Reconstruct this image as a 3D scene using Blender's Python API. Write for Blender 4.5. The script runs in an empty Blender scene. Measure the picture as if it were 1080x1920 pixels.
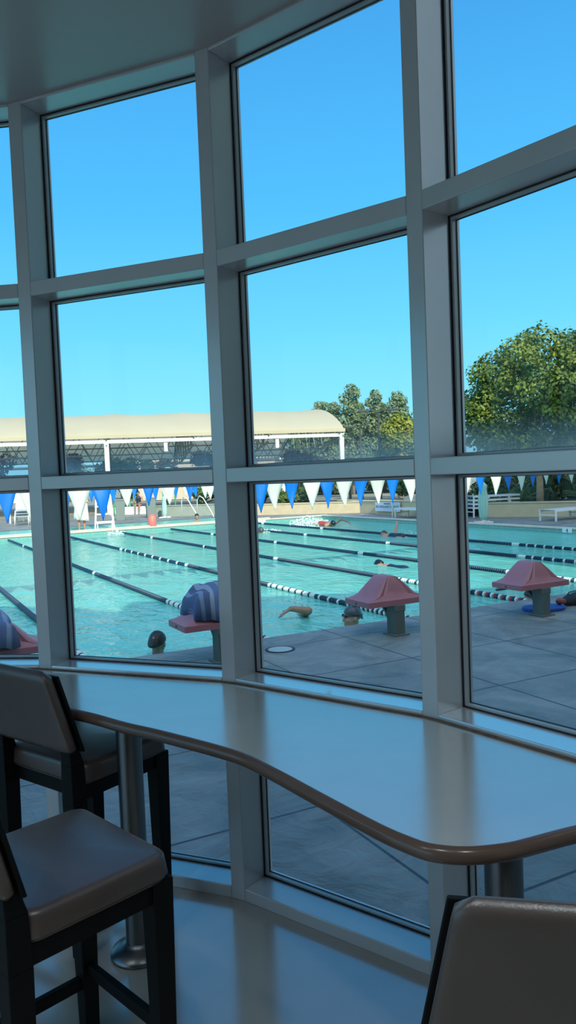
import bpy, bmesh, math, random
from mathutils import Vector, Matrix
from mathutils.geometry import tessellate_polygon
PI = math.pi
rnd = random.Random(7)
S = bpy.context.scene
COL = S.collection

# ------------------------------------------------------------------ helpers
def lin(c):
    return tuple(((v/255.0)/12.92 if v/255.0 <= .04045 else ((v/255.0+.055)/1.055)**2.4) for v in c)

def rgb(r, g, b): return lin((r, g, b))

class MB:
    """collects shapes, then links them as one mesh object"""
    def __init__(s): s.v = []; s.f = []; s.m = []; s.mi = 0
    def add(s, vs, fs):
        o = len(s.v); s.v += [tuple(v) for v in vs]
        for f in fs: s.f.append(tuple(i+o for i in f)); s.m.append(s.mi)
    def box(s, c, size, rot=None):
        x, y, z = [k/2 for k in size]
        vs = [Vector((sx*x, sy*y, sz*z)) for sz in (-1, 1) for sx, sy in ((-1, -1), (1, -1), (1, 1), (-1, 1))]
        if rot is not None: vs = [rot @ v for v in vs]
        c = Vector(c)
        s.add([v+c for v in vs], [(3, 2, 1, 0), (4, 5, 6, 7), (0, 1, 5, 4), (1, 2, 6, 5), (2, 3, 7, 6), (3, 0, 4, 7)])
        return s
    def hexa(s, b, t):
        s.add(list(b)+list(t), [(3, 2, 1, 0), (4, 5, 6, 7), (0, 1, 5, 4), (1, 2, 6, 5), (2, 3, 7, 6), (3, 0, 4, 7)]); return s
    def prism(s, poly, z0, z1):
        n = len(poly)
        vs = [(p[0], p[1], z0) for p in poly]+[(p[0], p[1], z1) for p in poly]
        fs = [(i, (i+1) % n, n+(i+1) % n, n+i) for i in range(n)]
        tri = tessellate_polygon([[Vector((p[0], p[1], 0)) for p in poly]])
        up = []
        for a, b, c in tri:
            A, B, Cc = poly[a], poly[b], poly[c]
            cr = (B[0]-A[0])*(Cc[1]-A[1])-(B[1]-A[1])*(Cc[0]-A[0])
            if cr < 0: a, c = c, a
            up.append((a, b, c))
        fs += [(n+a, n+b, n+c) for a, b, c in up]+[(c, b, a) for a, b, c in up]
        s.add(vs, fs); return s
    def tube(s, pts, rad, n=8, cap=True, up=None):
        pts = [Vector(p) for p in pts]
        if not hasattr(rad, '__len__'): rad = [rad]*len(pts)
        vs = []; fs = []; k = len(pts); prev = None
        for i, p in enumerate(pts):
            t = (pts[min(i+1, k-1)]-pts[max(i-1, 0)]).normalized()
            a = prev if prev is not None else (Vector((0, 0, 1)) if abs(t.z) < .9 else Vector((1, 0, 0)))
            a = (a-t*a.dot(t)).normalized(); prev = a
            b = t.cross(a)
            for j in range(n):
                q = 2*PI*j/n
                vs.append(p+(a*math.cos(q)+b*math.sin(q))*rad[i])
        for i in range(k-1):
            for j in range(n):
                fs.append((i*n+j, i*n+(j+1) % n, (i+1)*n+(j+1) % n, (i+1)*n+j))
        if cap:
            fs.append(tuple(reversed(range(n)))); fs.append(tuple((k-1)*n+j for j in range(n)))
        s.add(vs, fs); return s
    def bar(s, a, b, w, h=None, up=(0, 0, 1)):
        a = Vector(a); b = Vector(b); h = h or w
        t = (b-a).normalized(); u = Vector(up)
        if abs(t.dot(u)) > .98: u = Vector((1, 0, 0))
        x = t.cross(u).normalized(); y = x.cross(t)
        q = [(-w/2, -h/2), (w/2, -h/2), (w/2, h/2), (-w/2, h/2)]
        s.hexa([a+x*i+y*j for i, j in q], [b+x*i+y*j for i, j in q]); return s
    def lathe(s, prof, n=24, c=(0, 0, 0)):
        vs = []; fs = []; k = len(prof)
        for r, z in prof:
            for j in range(n):
                q = 2*PI*j/n
                vs.append((c[0]+r*math.cos(q), c[1]+r*math.sin(q), c[2]+z))
        for i in range(k-1):
            for j in range(n):
                fs.append((i*n+j, i*n+(j+1) % n, (i+1)*n+(j+1) % n, (i+1)*n+j))
        fs.append(tuple(reversed(range(n)))); fs.append(tuple((k-1)*n+j for j in range(n)))
        s.add(vs, fs); return s
    def ball(s, c, r, nu=14, nv=9, rot=None):
        if not hasattr(r, '__len__'): r = (r, r, r)
        c = Vector(c); vs = [Vector((0, 0, -r[2]))]; fs = []
        for i in range(1, nv):
            p = -PI/2+PI*i/nv
            for j in range(nu):
                q = 2*PI*j/nu
                vs.append(Vector((r[0]*math.cos(p)*math.cos(q), r[1]*math.cos(p)*math.sin(q), r[2]*math.sin(p))))
        vs.append(Vector((0, 0, r[2]))); L = len(vs)-1
        for j in range(nu):
            fs.append((0, 1+(j+1) % nu, 1+j)); b = 1+(nv-2)*nu
            fs.append((b+j, b+(j+1) % nu, L))
        for i in range(nv-2):
            for j in range(nu):
                a = 1+i*nu
                fs.append((a+j, a+(j+1) % nu, a+nu+(j+1) % nu, a+nu+j))
        if rot is not None: vs = [rot @ v for v in vs]
        s.add([v+c for v in vs], fs); return s
    def capsule(s, a, b, ra, rb, n=12):
        a = Vector(a); b = Vector(b); d = (b-a).normalized()
        pts = []; rr = []
        for i in range(5):
            q = -PI/2+(i/5)*PI/2; pts.append(a+d*math.sin(q)*ra*.999); rr.append(max(ra*math.cos(q), ra*.06))
        pts.append(a); rr.append(ra); pts.append(b); rr.append(rb)
        for i in range(1, 6):
            q = (i/5)*PI/2; pts.append(b+d*math.sin(q)*rb*.999); rr.append(max(rb*math.cos(q), rb*.06))
        s.tube(pts, rr, n); return s
    def chain(s, pts, rad):
        for i in range(len(pts)-1): s.capsule(pts[i], pts[i+1], rad[i], rad[i+1])
        return s
    def build(s, name, mats, parent=None, smooth=False, bevel=0, seg=2, angle=40):
        me = bpy.data.meshes.new(name); me.from_pydata([tuple(v) for v in s.v], [], s.f)
        if not isinstance(mats, (list, tuple)): mats = [mats]
        for m in mats: me.materials.append(m)
        if len(mats) > 1: me.polygons.foreach_set('material_index', s.m)
        me.validate(); me.update()
        o = bpy.data.objects.new(name, me); COL.objects.link(o)
        if parent is not None: o.parent = parent
        if smooth:
            me.polygons.foreach_set('use_smooth', [True]*len(me.polygons))
            if smooth == 'auto':
                bm = bmesh.new(); bm.from_mesh(me)
                for e in bm.edges:
                    if len(e.link_faces) == 2 and e.calc_face_angle(0) > math.radians(angle): e.smooth = False
                bm.to_mesh(me); bm.free()
        if bevel:
            b = o.modifiers.new('bevel', 'BEVEL'); b.width = bevel; b.segments = seg; b.limit_method = 'ANGLE'; b.angle_limit = math.radians(40)
            if not smooth: b.harden_normals = False
        return o

def empty(name, loc=(0, 0, 0), rz=0):
    o = bpy.data.objects.new(name, None); COL.objects.link(o); o.location = loc; o.rotation_euler = (0, 0, rz)
    o.empty_display_size = .1; return o

def tag(o, label=None, cat=None, group=None, kind=None):
    if label: o['label'] = label
    if cat: o['category'] = cat
    if group: o['group'] = group
    if kind: o['kind'] = kind
    return o

def thing(name, label, cat, loc=(0, 0, 0), rz=0, group=None):
    return tag(empty(name, loc, rz), label, cat, group)

def copy_tree(o, parent=None):
    c = o.copy(); COL.objects.link(c)
    if parent is not None: c.parent = parent
    for ch in [x for x in bpy.data.objects if x.parent == o]: copy_tree(ch, c)
    return c

# pool axes: e1 runs along the near edge, e2 runs down the lanes
AX = math.radians(27.5)
E1 = Vector((math.cos(AX), math.sin(AX), 0)); E2 = Vector((-math.sin(AX), math.cos(AX), 0))
def P(a, b, z=0): return E1*a+E2*b+Vector((0, 0, z))

def catmull(pts, k=8):
    out = []; n = len(pts)
    for i in range(n-1):
        p0, p1, p2, p3 = [Vector(pts[max(0, min(n-1, j))]) for j in (i-1, i, i+1, i+2)]
        for q in range(k):
            t = q/k
            out.append(.5*((2*p1)+(p2-p0)*t+(2*p0-5*p1+4*p2-p3)*t*t+(3*p1-p0-3*p2+p3)*t**3))
    out.append(Vector(pts[-1])); return out

# ------------------------------------------------------------------ materials
def mat(name, col, rough=.5, metal=0, var=0, vscale=6, bump=0, bscale=60, spec=.5, coat=0, vdetail=4, stretch=None, col2=None, transl=0, ior=1.5):
    m = bpy.data.materials.new(name); m.use_nodes = True
    nt = m.node_tree; N = nt.nodes; L = nt.links
    b = N['Principled BSDF']; b.inputs['Base Color'].default_value = (*col, 1)
    b.inputs['Roughness'].default_value = rough; b.inputs['Metallic'].default_value = metal
    b.inputs['Specular IOR Level'].default_value = spec; b.inputs['IOR'].default_value = ior
    if coat: b.inputs['Coat Weight'].default_value = coat; b.inputs['Coat Roughness'].default_value = .12
    tc = N.new('ShaderNodeTexCoord'); mp = N.new('ShaderNodeMapping')
    L.new(tc.outputs['Object'], mp.inputs['Vector'])
    if stretch: mp.inputs['Scale'].default_value = stretch
    if var or col2:
        n = N.new('ShaderNodeTexNoise'); n.inputs['Scale'].default_value = vscale; n.inputs['Detail'].default_value = vdetail
        L.new(mp.outputs[0], n.inputs['Vector'])
        r = N.new('ShaderNodeValToRGB')
        c2 = col2 or tuple(min(1, c*(1+var)) for c in col); c1 = col if col2 else tuple(c*(1-var) for c in col)
        r.color_ramp.elements[0].position = .35; r.color_ramp.elements[1].position = .65
        r.color_ramp.elements[0].color = (*c1, 1); r.color_ramp.elements[1].color = (*c2, 1)
        L.new(n.outputs['Fac'], r.inputs['Fac']); L.new(r.outputs['Color'], b.inputs['Base Color'])
    if bump:
        n2 = N.new('ShaderNodeTexNoise'); n2.inputs['Scale'].default_value = bscale; n2.inputs['Detail'].default_value = 3
        L.new(mp.outputs[0], n2.inputs['Vector'])
        bp = N.new('ShaderNodeBump'); bp.inputs['Strength'].default_value = bump; bp.inputs['Distance'].default_value = .02
        L.new(n2.outputs['Fac'], bp.inputs['Height']); L.new(bp.outputs['Normal'], b.inputs['Normal'])
    if transl:
        t = N.new('ShaderNodeBsdfTranslucent'); t.inputs['Color'].default_value = (*col, 1)
        mx = N.new('ShaderNodeMixShader'); mx.inputs[0].default_value = transl
        L.new(b.outputs[0], mx.inputs[1]); L.new(t.outputs[0], mx.inputs[2]); L.new(mx.outputs[0], N['Material Output'].inputs['Surface'])
    return m

M = {}
M['frame'] = mat('off white painted aluminium', rgb(216, 216, 220), .24, var=.03, vscale=3, ior=2.4)
M['sill'] = mat('glossy painted sill', rgb(224, 224, 226), .2, var=.02, vscale=3, ior=6.0)
M['bead'] = mat('satin painted bead', rgb(205, 208, 210), .3, ior=1.8)
M['gasket'] = mat('black rubber gasket', rgb(30, 38, 50), .5)
M['wall'] = mat('beige painted plaster', rgb(205, 196, 184), .7, var=.03, vscale=2, bump=.05, bscale=90)
M['ceil'] = mat('satin ceiling paint', rgb(205, 200, 198), .3, var=.02, vscale=1.5)
M['floor'] = mat('polished cream stone floor', rgb(188, 178, 166), .17, var=.08, vscale=1.7, vdetail=8, ior=2.4)
M['table'] = mat('cream solid surface', rgb(204, 193, 180), .2, var=.02, vscale=8, ior=4.4)
M['edge'] = mat('tan bullnose edge', rgb(114, 90, 78), .22, var=.06, vscale=5, spec=.55)
M['seal'] = mat('brown sealant', rgb(118, 100, 88), .7, var=.25, vscale=30)
M['steel'] = mat('brushed steel', rgb(124, 127, 130), .34, 1, bump=.04, bscale=200, stretch=(1, 1, .05))
M['wood'] = mat('espresso stained wood', rgb(9, 9, 11), .6, spec=.25, var=.2, vscale=9, stretch=(1, 1, .15))
M['leather'] = mat('taupe leather', rgb(94, 78, 72), .34, var=.06, vscale=7, bump=.05, bscale=240, ior=1.75)
M['deck_edge'] = mat('pale coping', rgb(205, 196, 178), .6, var=.08, vscale=3)
M['basin'] = mat('pool plaster', rgb(120, 205, 205), .6, var=.04, vscale=1)
M['tile_blue'] = mat('dark blue pool tile', rgb(24, 52, 80), .3, var=.1, vscale=6)
M['tile_band'] = mat('waterline tile', rgb(112, 168, 160), .3, var=.12, vscale=14)
M['pink'] = mat('faded red moulded plastic', rgb(172, 108, 116), .5, var=.05, vscale=5, bump=.05, bscale=120)
M['blockgrey'] = mat('grey green powder coat', rgb(96, 104, 100), .5, var=.05, vscale=6)
M['blockdark'] = mat('dark painted bar', rgb(64, 78, 84), .5)
M['disc_navy'] = mat('navy float plastic', rgb(16, 48, 78), .4)
M['disc_white'] = mat('white float plastic', rgb(226, 232, 228), .4)
M['disc_red'] = mat('red float plastic', rgb(160, 84, 92), .4)
M['cable'] = mat('steel cable', rgb(90, 96, 98), .4, .6)
M['flag_blue'] = mat('blue vinyl pennant', rgb(8, 140, 236), .5, var=.04, vscale=9, transl=.35)
M['flag_white'] = mat('white vinyl pennant', rgb(240, 240, 232), .5, var=.02, vscale=9, transl=.35)
M['rope'] = mat('white rope', rgb(220, 222, 220), .7)
M['planter'] = mat('tan stucco', rgb(204, 188, 154), .85, var=.05, vscale=4, bump=.15, bscale=70)
M['canopy'] = mat('cream shade fabric', rgb(222, 212, 182), .8, var=.03, vscale=.4, transl=.42)
M['white'] = mat('white painted metal', rgb(235, 236, 232), .45)
M['truss'] = mat('grey green steel truss', rgb(96, 110, 104), .5)
M['leaf_big'] = mat('mixed green leaves', rgb(48, 84, 30), .45, col2=rgb(146, 160, 62), vscale=1.3, spec=.45, transl=.25)
M['leaf_pine'] = mat('grey green pine needles', rgb(98, 122, 88), .6, col2=rgb(142, 156, 108), vscale=1.0, transl=.2)
M['leaf_dark'] = mat('dark pine needles', rgb(66, 98, 58), .6, col2=rgb(104, 130, 78), vscale=1.2, transl=.2)
M['leaf_yellow'] = mat('yellow green leaves', rgb(84, 112, 40), .5, col2=rgb(164, 166, 58), vscale=1.2, transl=.25)
M['leaf_purple'] = mat('purple plum leaves', rgb(56, 36, 54), .5, col2=rgb(98, 70, 84), vscale=1.5, transl=.2)
M['leaf_rust'] = mat('rusty leaves', rgb(150, 110, 62), .5, col2=rgb(184, 148, 82), vscale=2, transl=.25)
M['leaf_palm'] = mat('palm fronds', rgb(70, 104, 40), .5, col2=rgb(146, 152, 70), vscale=2, transl=.2)
M['leaf_shrub'] = mat('shrub leaves', rgb(58, 88, 46), .5, col2=rgb(110, 132, 62), vscale=2, transl=.2)
M['bark'] = mat('pale bark', rgb(176, 152, 122), .85, var=.15, vscale=7, bump=.4, bscale=30)
M['bark_grey'] = mat('grey bark', rgb(150, 142, 128), .85, var=.15, vscale=7)
M['pole'] = mat('dark bronze pole', rgb(52, 56, 56), .5)
M['skin'] = mat('skin', rgb(196, 142, 118), .5, var=.05, vscale=9)
M['skin_tan'] = mat('tanned skin', rgb(166, 124, 102), .45, var=.05, vscale=9)
M['cap_grey'] = mat('grey swim cap', rgb(72, 80, 90), .35)
M['cap_black'] = mat('black swim cap', rgb(16, 22, 28), .3)
M['hair'] = mat('dark wet hair', rgb(30, 28, 30), .35, var=.3, vscale=20, bump=.4, bscale=60)
M['goggle'] = mat('dark goggle lens', rgb(16, 18, 24), .12)
M['suit_red'] = mat('red swimsuit', rgb(206, 66, 60), .5)
M['suit_dark'] = mat('dark swimsuit', rgb(26, 40, 58), .5)
M['towel_white'] = mat('white towel', rgb(240, 236, 226), .9, bump=.3, bscale=120)
M['kick'] = mat('blue foam', rgb(36, 84, 178), .6, var=.04, vscale=9)
M['bag_black'] = mat('black mesh nylon', rgb(24, 28, 32), .7, bump=.4, bscale=150)
M['red_plastic'] = mat('red rubber', rgb(168, 78, 72), .5)
M['teal_plastic'] = mat('teal plastic', rgb(70, 150, 156), .4)
M['umb'] = mat('pale teal canvas', rgb(164, 206, 196), .85, var=.06, vscale=5, stretch=(1, 1, .1))
M['sling'] = mat('pale sling fabric', rgb(196, 208, 212), .7)
M['grey_bin'] = mat('grey plastic bin', rgb(118, 132, 126), .6)
M['jug'] = mat('salmon plastic jug', rgb(226, 120, 108), .5)
M['green_hoop'] = mat('green play hoop', rgb(96, 200, 140), .5)
M['sign'] = mat('blue grey sign board', rgb(196, 212, 224), .5)
M['ink'] = mat('dark blue sign ink', rgb(26, 60, 110), .5)
M['foam'] = mat('white water foam', rgb(236, 244, 240), .5)
M['drain'] = mat('pale drain grate', rgb(180, 190, 190), .5)
M['dark_ring'] = mat('dark drain ring', rgb(34, 42, 48), .6)
M['far_ground'] = mat('far ground', rgb(150, 146, 130), .9, var=.1, vscale=.3)
M['hedge'] = mat('dark hedge base', rgb(44, 62, 52), .8, var=.3, vscale=3)
M['smudge'] = mat('white residue', rgb(240, 244, 244), .7, transl=.75)
M['ext'] = mat('exterior stucco', rgb(196, 182, 160), .85, var=.05, vscale=2)

def towel_mat():
    m = mat('blue and white striped towel', (1, 1, 1), .9, bump=.25, bscale=140)
    nt = m.node_tree; N = nt.nodes; L = nt.links
    at = N.new('ShaderNodeAttribute'); at.attribute_name = 'stripe'
    r = N.new('ShaderNodeValToRGB'); r.color_ramp.interpolation = 'CONSTANT'
    cols = [(0, (84, 98, 134)), (.22, (126, 142, 172)), (.34, (84, 98, 134)), (.52, (150, 162, 182)), (.66, (98, 116, 156)), (.86, (140, 154, 178))]
    e = r.color_ramp.elements
    e[0].position = 0; e[0].color = (*lin(cols[0][1]), 1); e[1].position = cols[1][0]; e[1].color = (*lin(cols[1][1]), 1)
    for p, c in cols[2:]:
        x = e.new(p); x.color = (*lin(c), 1)
    L.new(at.outputs['Fac'], r.inputs[0]); L.new(r.outputs[0], N['Principled BSDF'].inputs['Base Color'])
    return m
M['towel'] = towel_mat()

def glass_mat(name, dirt):
    m = bpy.data.materials.new(name); m.use_nodes = True
    nt = m.node_tree; N = nt.nodes; L = nt.links; N.remove(N['Principled BSDF'])
    t = N.new('ShaderNodeBsdfTransparent'); t.inputs['Color'].default_value = (.975, .995, .99, 1)
    g = N.new('ShaderNodeBsdfGlossy'); g.inputs['Roughness'].default_value = .02; g.inputs['Color'].default_value = (1, 1, 1, 1)
    fr = N.new('ShaderNodeFresnel'); fr.inputs['IOR'].default_value = 1.17
    mx = N.new('ShaderNodeMixShader'); L.new(fr.outputs[0], mx.inputs[0]); L.new(t.outputs[0], mx.inputs[1]); L.new(g.outputs[0], mx.inputs[2])
    out = mx
    if dirt:
        tc = N.new('ShaderNodeTexCoord'); sp = N.new('ShaderNodeSeparateXYZ'); L.new(tc.outputs['Generated'], sp.inputs[0])
        n = N.new('ShaderNodeTexNoise'); n.inputs['Scale'].default_value = 5; n.inputs['Detail'].default_value = 6
        L.new(tc.outputs['Object'], n.inputs['Vector'])
        mr = N.new('ShaderNodeMapRange'); mr.inputs['From Min'].default_value = 0; mr.inputs['From Max'].default_value = .17
        mr.inputs['To Min'].default_value = 1; mr.inputs['To Max'].default_value = 0; mr.interpolation_type = 'SMOOTHSTEP'
        L.new(sp.outputs['Z'], mr.inputs['Value'])
        mu = N.new('ShaderNodeMath'); mu.operation = 'MULTIPLY'; L.new(mr.outputs[0], mu.inputs[0]); L.new(n.outputs['Fac'], mu.inputs[1])
        m2 = N.new('ShaderNodeMath'); m2.operation = 'MULTIPLY'; m2.inputs[1].default_value = dirt; L.new(mu.outputs[0], m2.inputs[0])
        df = N.new('ShaderNodeBsdfTranslucent'); df.inputs['Color'].default_value = (.8, .86, .86, 1)
        mx2 = N.new('ShaderNodeMixShader'); L.new(m2.outputs[0], mx2.inputs[0]); L.new(mx.outputs[0], mx2.inputs[1]); L.new(df.outputs[0], mx2.inputs[2])
        out = mx2
    L.new(out.outputs[0], N['Material Output'].inputs['Surface'])
    return m
M['glass'] = glass_mat('window glass', 0)
M['glass_dusty'] = glass_mat('dusty window glass', .55)

def deck_mat():
    m = mat('stamped grey concrete', rgb(146, 146, 148), .5)
    nt = m.node_tree; N = nt.nodes; L = nt.links; b = N['Principled BSDF']
    tc = N.new('ShaderNodeTexCoord'); mp = N.new('ShaderNodeMapping'); mp.inputs['Location'].default_value = (-.8, 0, 0)
    L.new(tc.outputs['Object'], mp.inputs[0])
    br = N.new('ShaderNodeTexBrick'); br.offset = 0; br.squash = 1
    br.inputs['Scale'].default_value = 1; br.inputs['Brick Width'].default_value = 1.2; br.inputs['Row Height'].default_value = 1.2
    br.inputs['Mortar Size'].default_value = .009; br.inputs['Mortar Smooth'].default_value = .15
    L.new(mp.outputs[0], br.inputs['Vector'])
    n = N.new('ShaderNodeTexNoise'); n.inputs['Scale'].default_value = 1.6; n.inputs['Detail'].default_value = 9; n.inputs['Distortion'].default_value = 1.3
    L.new(mp.outputs[0], n.inputs['Vector'])
    r = N.new('ShaderNodeValToRGB'); e = r.color_ramp.elements
    e[0].position = .32; e[0].color = (*rgb(104, 110, 108), 1); e[1].position = .68; e[1].color = (*rgb(150, 150, 146), 1)
    L.new(n.outputs['Fac'], r.inputs[0])
    mx = N.new('ShaderNodeMix'); mx.data_type = 'RGBA'
    L.new(br.outputs['Fac'], mx.inputs['Factor']); L.new(r.outputs[0], mx.inputs['A']); mx.inputs['B'].default_value = (*rgb(52, 62, 68), 1)
    L.new(mx.outputs['Result'], b.inputs['Base Color'])
    n2 = N.new('ShaderNodeTexNoise'); n2.inputs['Scale'].default_value = 4; n2.inputs['Detail'].default_value = 8; n2.inputs['Distortion'].default_value = 2
    L.new(mp.outputs[0], n2.inputs['Vector'])
    su = N.new('ShaderNodeMath'); su.operation = 'SUBTRACT'; L.new(n2.outputs['Fac'], su.inputs[0]); L.new(br.outputs['Fac'], su.inputs[1])
    bp = N.new('ShaderNodeBump'); bp.inputs['Strength'].default_value = .8; bp.inputs['Distance'].default_value = .04
    L.new(su.outputs[0], bp.inputs['Height']); L.new(bp.outputs[0], b.inputs['Normal'])
    rr = N.new('ShaderNodeMapRange'); rr.inputs['To Min'].default_value = .42; rr.inputs['To Max'].default_value = .62
    L.new(n.outputs['Fac'], rr.inputs['Value']); L.new(rr.outputs[0], b.inputs['Roughness'])
    return m
M['deck'] = deck_mat()

def water_mat():
    m = bpy.data.materials.new('pool water'); m.use_nodes = True
    nt = m.node_tree; N = nt.nodes; L = nt.links; N.remove(N['Principled BSDF'])
    tc = N.new('ShaderNodeTexCoord')
    hs = []
    for sc, st, di, w in ((1.1, (1, .55, 1), .8, 1.0), (4.5, (1, .5, 1), 1.5, .45), (14, (1, .6, 1), .5, .14)):
        mp = N.new('ShaderNodeMapping'); mp.inputs['Scale'].default_value = st; mp.inputs['Rotation'].default_value = (0, 0, .5)
        L.new(tc.outputs['Object'], mp.inputs[0])
        n = N.new('ShaderNodeTexNoise'); n.inputs['Scale'].default_value = sc; n.inputs['Detail'].default_value = 3; n.inputs['Distortion'].default_value = di
        L.new(mp.outputs[0], n.inputs['Vector'])
        mu = N.new('ShaderNodeMath'); mu.operation = 'MULTIPLY'; mu.inputs[1].default_value = w; L.new(n.outputs['Fac'], mu.inputs[0]); hs.append(mu)
    a = N.new('ShaderNodeMath'); L.new(hs[0].outputs[0], a.inputs[0]); L.new(hs[1].outputs[0], a.inputs[1])
    a2 = N.new('ShaderNodeMath'); L.new(a.outputs[0], a2.inputs[0]); L.new(hs[2].outputs[0], a2.inputs[1])
    bp = N.new('ShaderNodeBump'); bp.inputs['Strength'].default_value = .9; bp.inputs['Distance'].default_value = .06
    L.new(a2.outputs[0], bp.inputs['Height'])
    gl = N.new('ShaderNodeBsdfGlossy'); gl.inputs['Roughness'].default_value = .06; L.new(bp.outputs[0], gl.inputs['Normal'])
    df = N.new('ShaderNodeBsdfDiffuse'); df.inputs['Color'].default_value = (*rgb(132, 233, 212), 1); L.new(bp.outputs[0], df.inputs['Normal'])
    tr = N.new('ShaderNodeBsdfTransparent'); tr.inputs['Color'].default_value = (.45, .86, .84, 1)
    m1 = N.new('ShaderNodeMixShader'); m1.inputs[0].default_value = .72; L.new(tr.outputs[0], m1.inputs[1]); L.new(df.outputs[0], m1.inputs[2])
    fr = N.new('ShaderNodeFresnel'); fr.inputs['IOR'].default_value = 1.33; L.new(bp.outputs[0], fr.inputs['Normal'])
    mn = N.new('ShaderNodeMath'); mn.operation = 'MINIMUM'; mn.inputs[1].default_value = .5; L.new(fr.outputs[0], mn.inputs[0])
    m2 = N.new('ShaderNodeMixShader'); L.new(mn.outputs[0], m2.inputs[0]); L.new(m1.outputs[0], m2.inputs[1]); L.new(gl.outputs[0], m2.inputs[2])
    L.new(m2.outputs[0], N['Material Output'].inputs['Surface'])
    return m
M['water'] = water_mat()

# ------------------------------------------------------------------ window wall (bow of six bays)
V2 = lambda x, y: Vector((x, y, 0))
POST = {  # front-face corners (left, right) of each mullion, seen from the room
    'x': (V2(-3.085, 3.556), V2(-3.03, 3.576)), 'z': (V2(-2.14, 3.693), V2(-2.08, 3.693)),
    'a': (V2(-1.189, 3.568), V2(-1.122, 3.541)), 'b': (V2(-.3048, 3.208), V2(-.2468, 3.175)),
    'c': (V2(.4373, 2.644), V2(.4822, 2.595)), 'd': (V2(1.033, 1.884), V2(1.063, 1.832)),
    'e': (V2(1.407, 1.0), V2(1.425, .943))}
ORD = ['x', 'z', 'a', 'b', 'c', 'd', 'e']
ZW, ZSb, ZS, ZMb, ZMt, ZUb, ZUt, ZH = .0526, .875, .9477, 1.7632, 1.8217, 2.640, 2.704, 3.491
ZC = ZH+.014
DEP = .19
bays = [(POST[ORD[i]][1], POST[ORD[i+1]][0]) for i in range(6)]
def nrm(L_, R_):
    u = (R_-L_).normalized(); return u, Vector((-u.y, u.x, 0))
outs = [nrm(*b)[1] for b in bays]
for i, k in enumerate(ORD):
    XL, XR = POST[k]
    nl = outs[i-1] if i > 0 else outs[0]; nr = outs[i] if i < 6 else outs[5]
    o = MB().prism([XL, XR, XR+nr*DEP, XL+nl*DEP], 0, ZC).build('trim_%d' % (i+1), M['frame'], bevel=.003)
    tag(o, kind='structure')
for i, (L_, R_) in enumerate(bays):
    u, n = nrm(L_, R_); W = (R_-L_).length
    w = tag(empty('window_%d' % (i+1), L_, math.atan2(u.y, u.x)), kind='structure')
    # local: x along the bay, y outward, z up
    def bx(name, z0, z1, y0=0, y1=DEP, m='frame', bev=.003):
        return MB().box((W/2, (y0+y1)/2, (z0+z1)/2), (W, y1-y0, z1-z0)).build(name, M[m], w, bevel=bev)
    bx('base_rail', 0, ZW); bx('sill_rail', ZSb, ZS, m='sill'); bx('transom', ZMb, ZMt); bx('transom', ZUb, ZUt); bx('head_rail', ZH, ZC)
    def ring(name, z0, z1, y0, y1, p, m):
        b = MB(); yc = (y0+y1)/2; d = y1-y0
        b.box((p/2, yc, (z0+z1)/2), (p, d, z1-z0)); b.box((W-p/2, yc, (z0+z1)/2), (p, d, z1-z0))
        b.box((W/2, yc, z0+p/2), (W-2*p, d, p)); b.box((W/2, yc, z1-p/2), (W-2*p, d, p))
        return b.build(name, M[m], w)
    for j, (z0, z1) in enumerate(((ZW, ZSb), (ZS, ZMb), (ZMt, ZUb), (ZUt, ZH))):
        ring('gasket', z0, z1, .129, .136, .004, 'gasket')
        ring('glazing_bead', z0, z1, .136, .154, .012, 'bead')
        ring('outer_gasket', z0, z1, .154, .160, .014, 'gasket')
        g = MB().box((W/2, .164, (z0+z1)/2), (W-.004, .008, z1-z0-.004)).build('pane', M['glass_dusty' if j == 2 else 'glass'], w)
        if j == 1: lowpane = g
    if i == 3:   # white specks stuck on the lower pane
        b = MB()
        def speck(b, x, z, rx, rz, n=11):
            b.add([(x+rx*rnd.uniform(.55, 1.1)*math.cos(2*PI*q/n), .1592, z+rz*rnd.uniform(.5, 1.2)*math.sin(2*PI*q/n)) for q in range(n)], [tuple(range(n))])
        for dx, dz, rx, rz in ((0, 0, .012, .008), (.013, .003, .009, .004), (-.012, -.002, .007, .006), (.005, -.006, .008, .004)): speck(b, .36+dx, ZS+.052+dz, rx, rz)
        b.build('smudge', M['smudge'], lowpane)
        b = MB(); speck(b, W-.036, ZS+.075, .004, .007); speck(b, W-.035, ZS+.03, .003, .005); b.build('smudge', M['smudge'], lowpane)

# ------------------------------------------------------------------ room shell
LAMP = 4.0
m = bpy.data.materials.new('lit lamp lens'); m.use_nodes = True; q = m.node_tree.nodes['Principled BSDF']
q.inputs['Emission Color'].default_value = (1, .93, .86, 1); q.inputs['Emission Strength'].default_value = .4; M['lamp'] = m
fr = []
for k, nl in zip(ORD, [outs[0]]+outs): fr += [POST[k][0]+nl*.03, POST[k][1]+nl*.03]
rear = [V2(1.43, -5), V2(-5.2, -5), V2(-5.2, 3.3)]
o = MB().prism(list(reversed(fr+rear)), -.06, 0).build('floor', M['floor']); tag(o, kind='structure')
fo = []
for k, nl in zip(ORD, [outs[0]]+outs): fo += [POST[k][0]+nl*.2, POST[k][1]+nl*.2]
rearo = [V2(1.65, -5.2), V2(-5.4, -5.2), V2(-5.4, 3.5)]
o = MB().prism(list(reversed(fo+rearo)), ZC, ZC+.12).build('ceiling', M['ceil']); tag(o, kind='structure')
o = MB().prism(list(reversed(fo+rearo)), ZC+.12, 5.3).build('trim_8', M['ext']); tag(o, kind='structure')   # parapet above the windows
def wallseg(name, a, b, t=.2, z1=ZC):
    u, n = nrm(a, b)
    o = MB().prism([a, b, b+n*t, a+n*t], 0, z1).build(name, M['wall']); tag(o, kind='structure'); return o
wallseg('wall_front', V2(-5.2, 3.3), V2(-3.085, 3.556))
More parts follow.
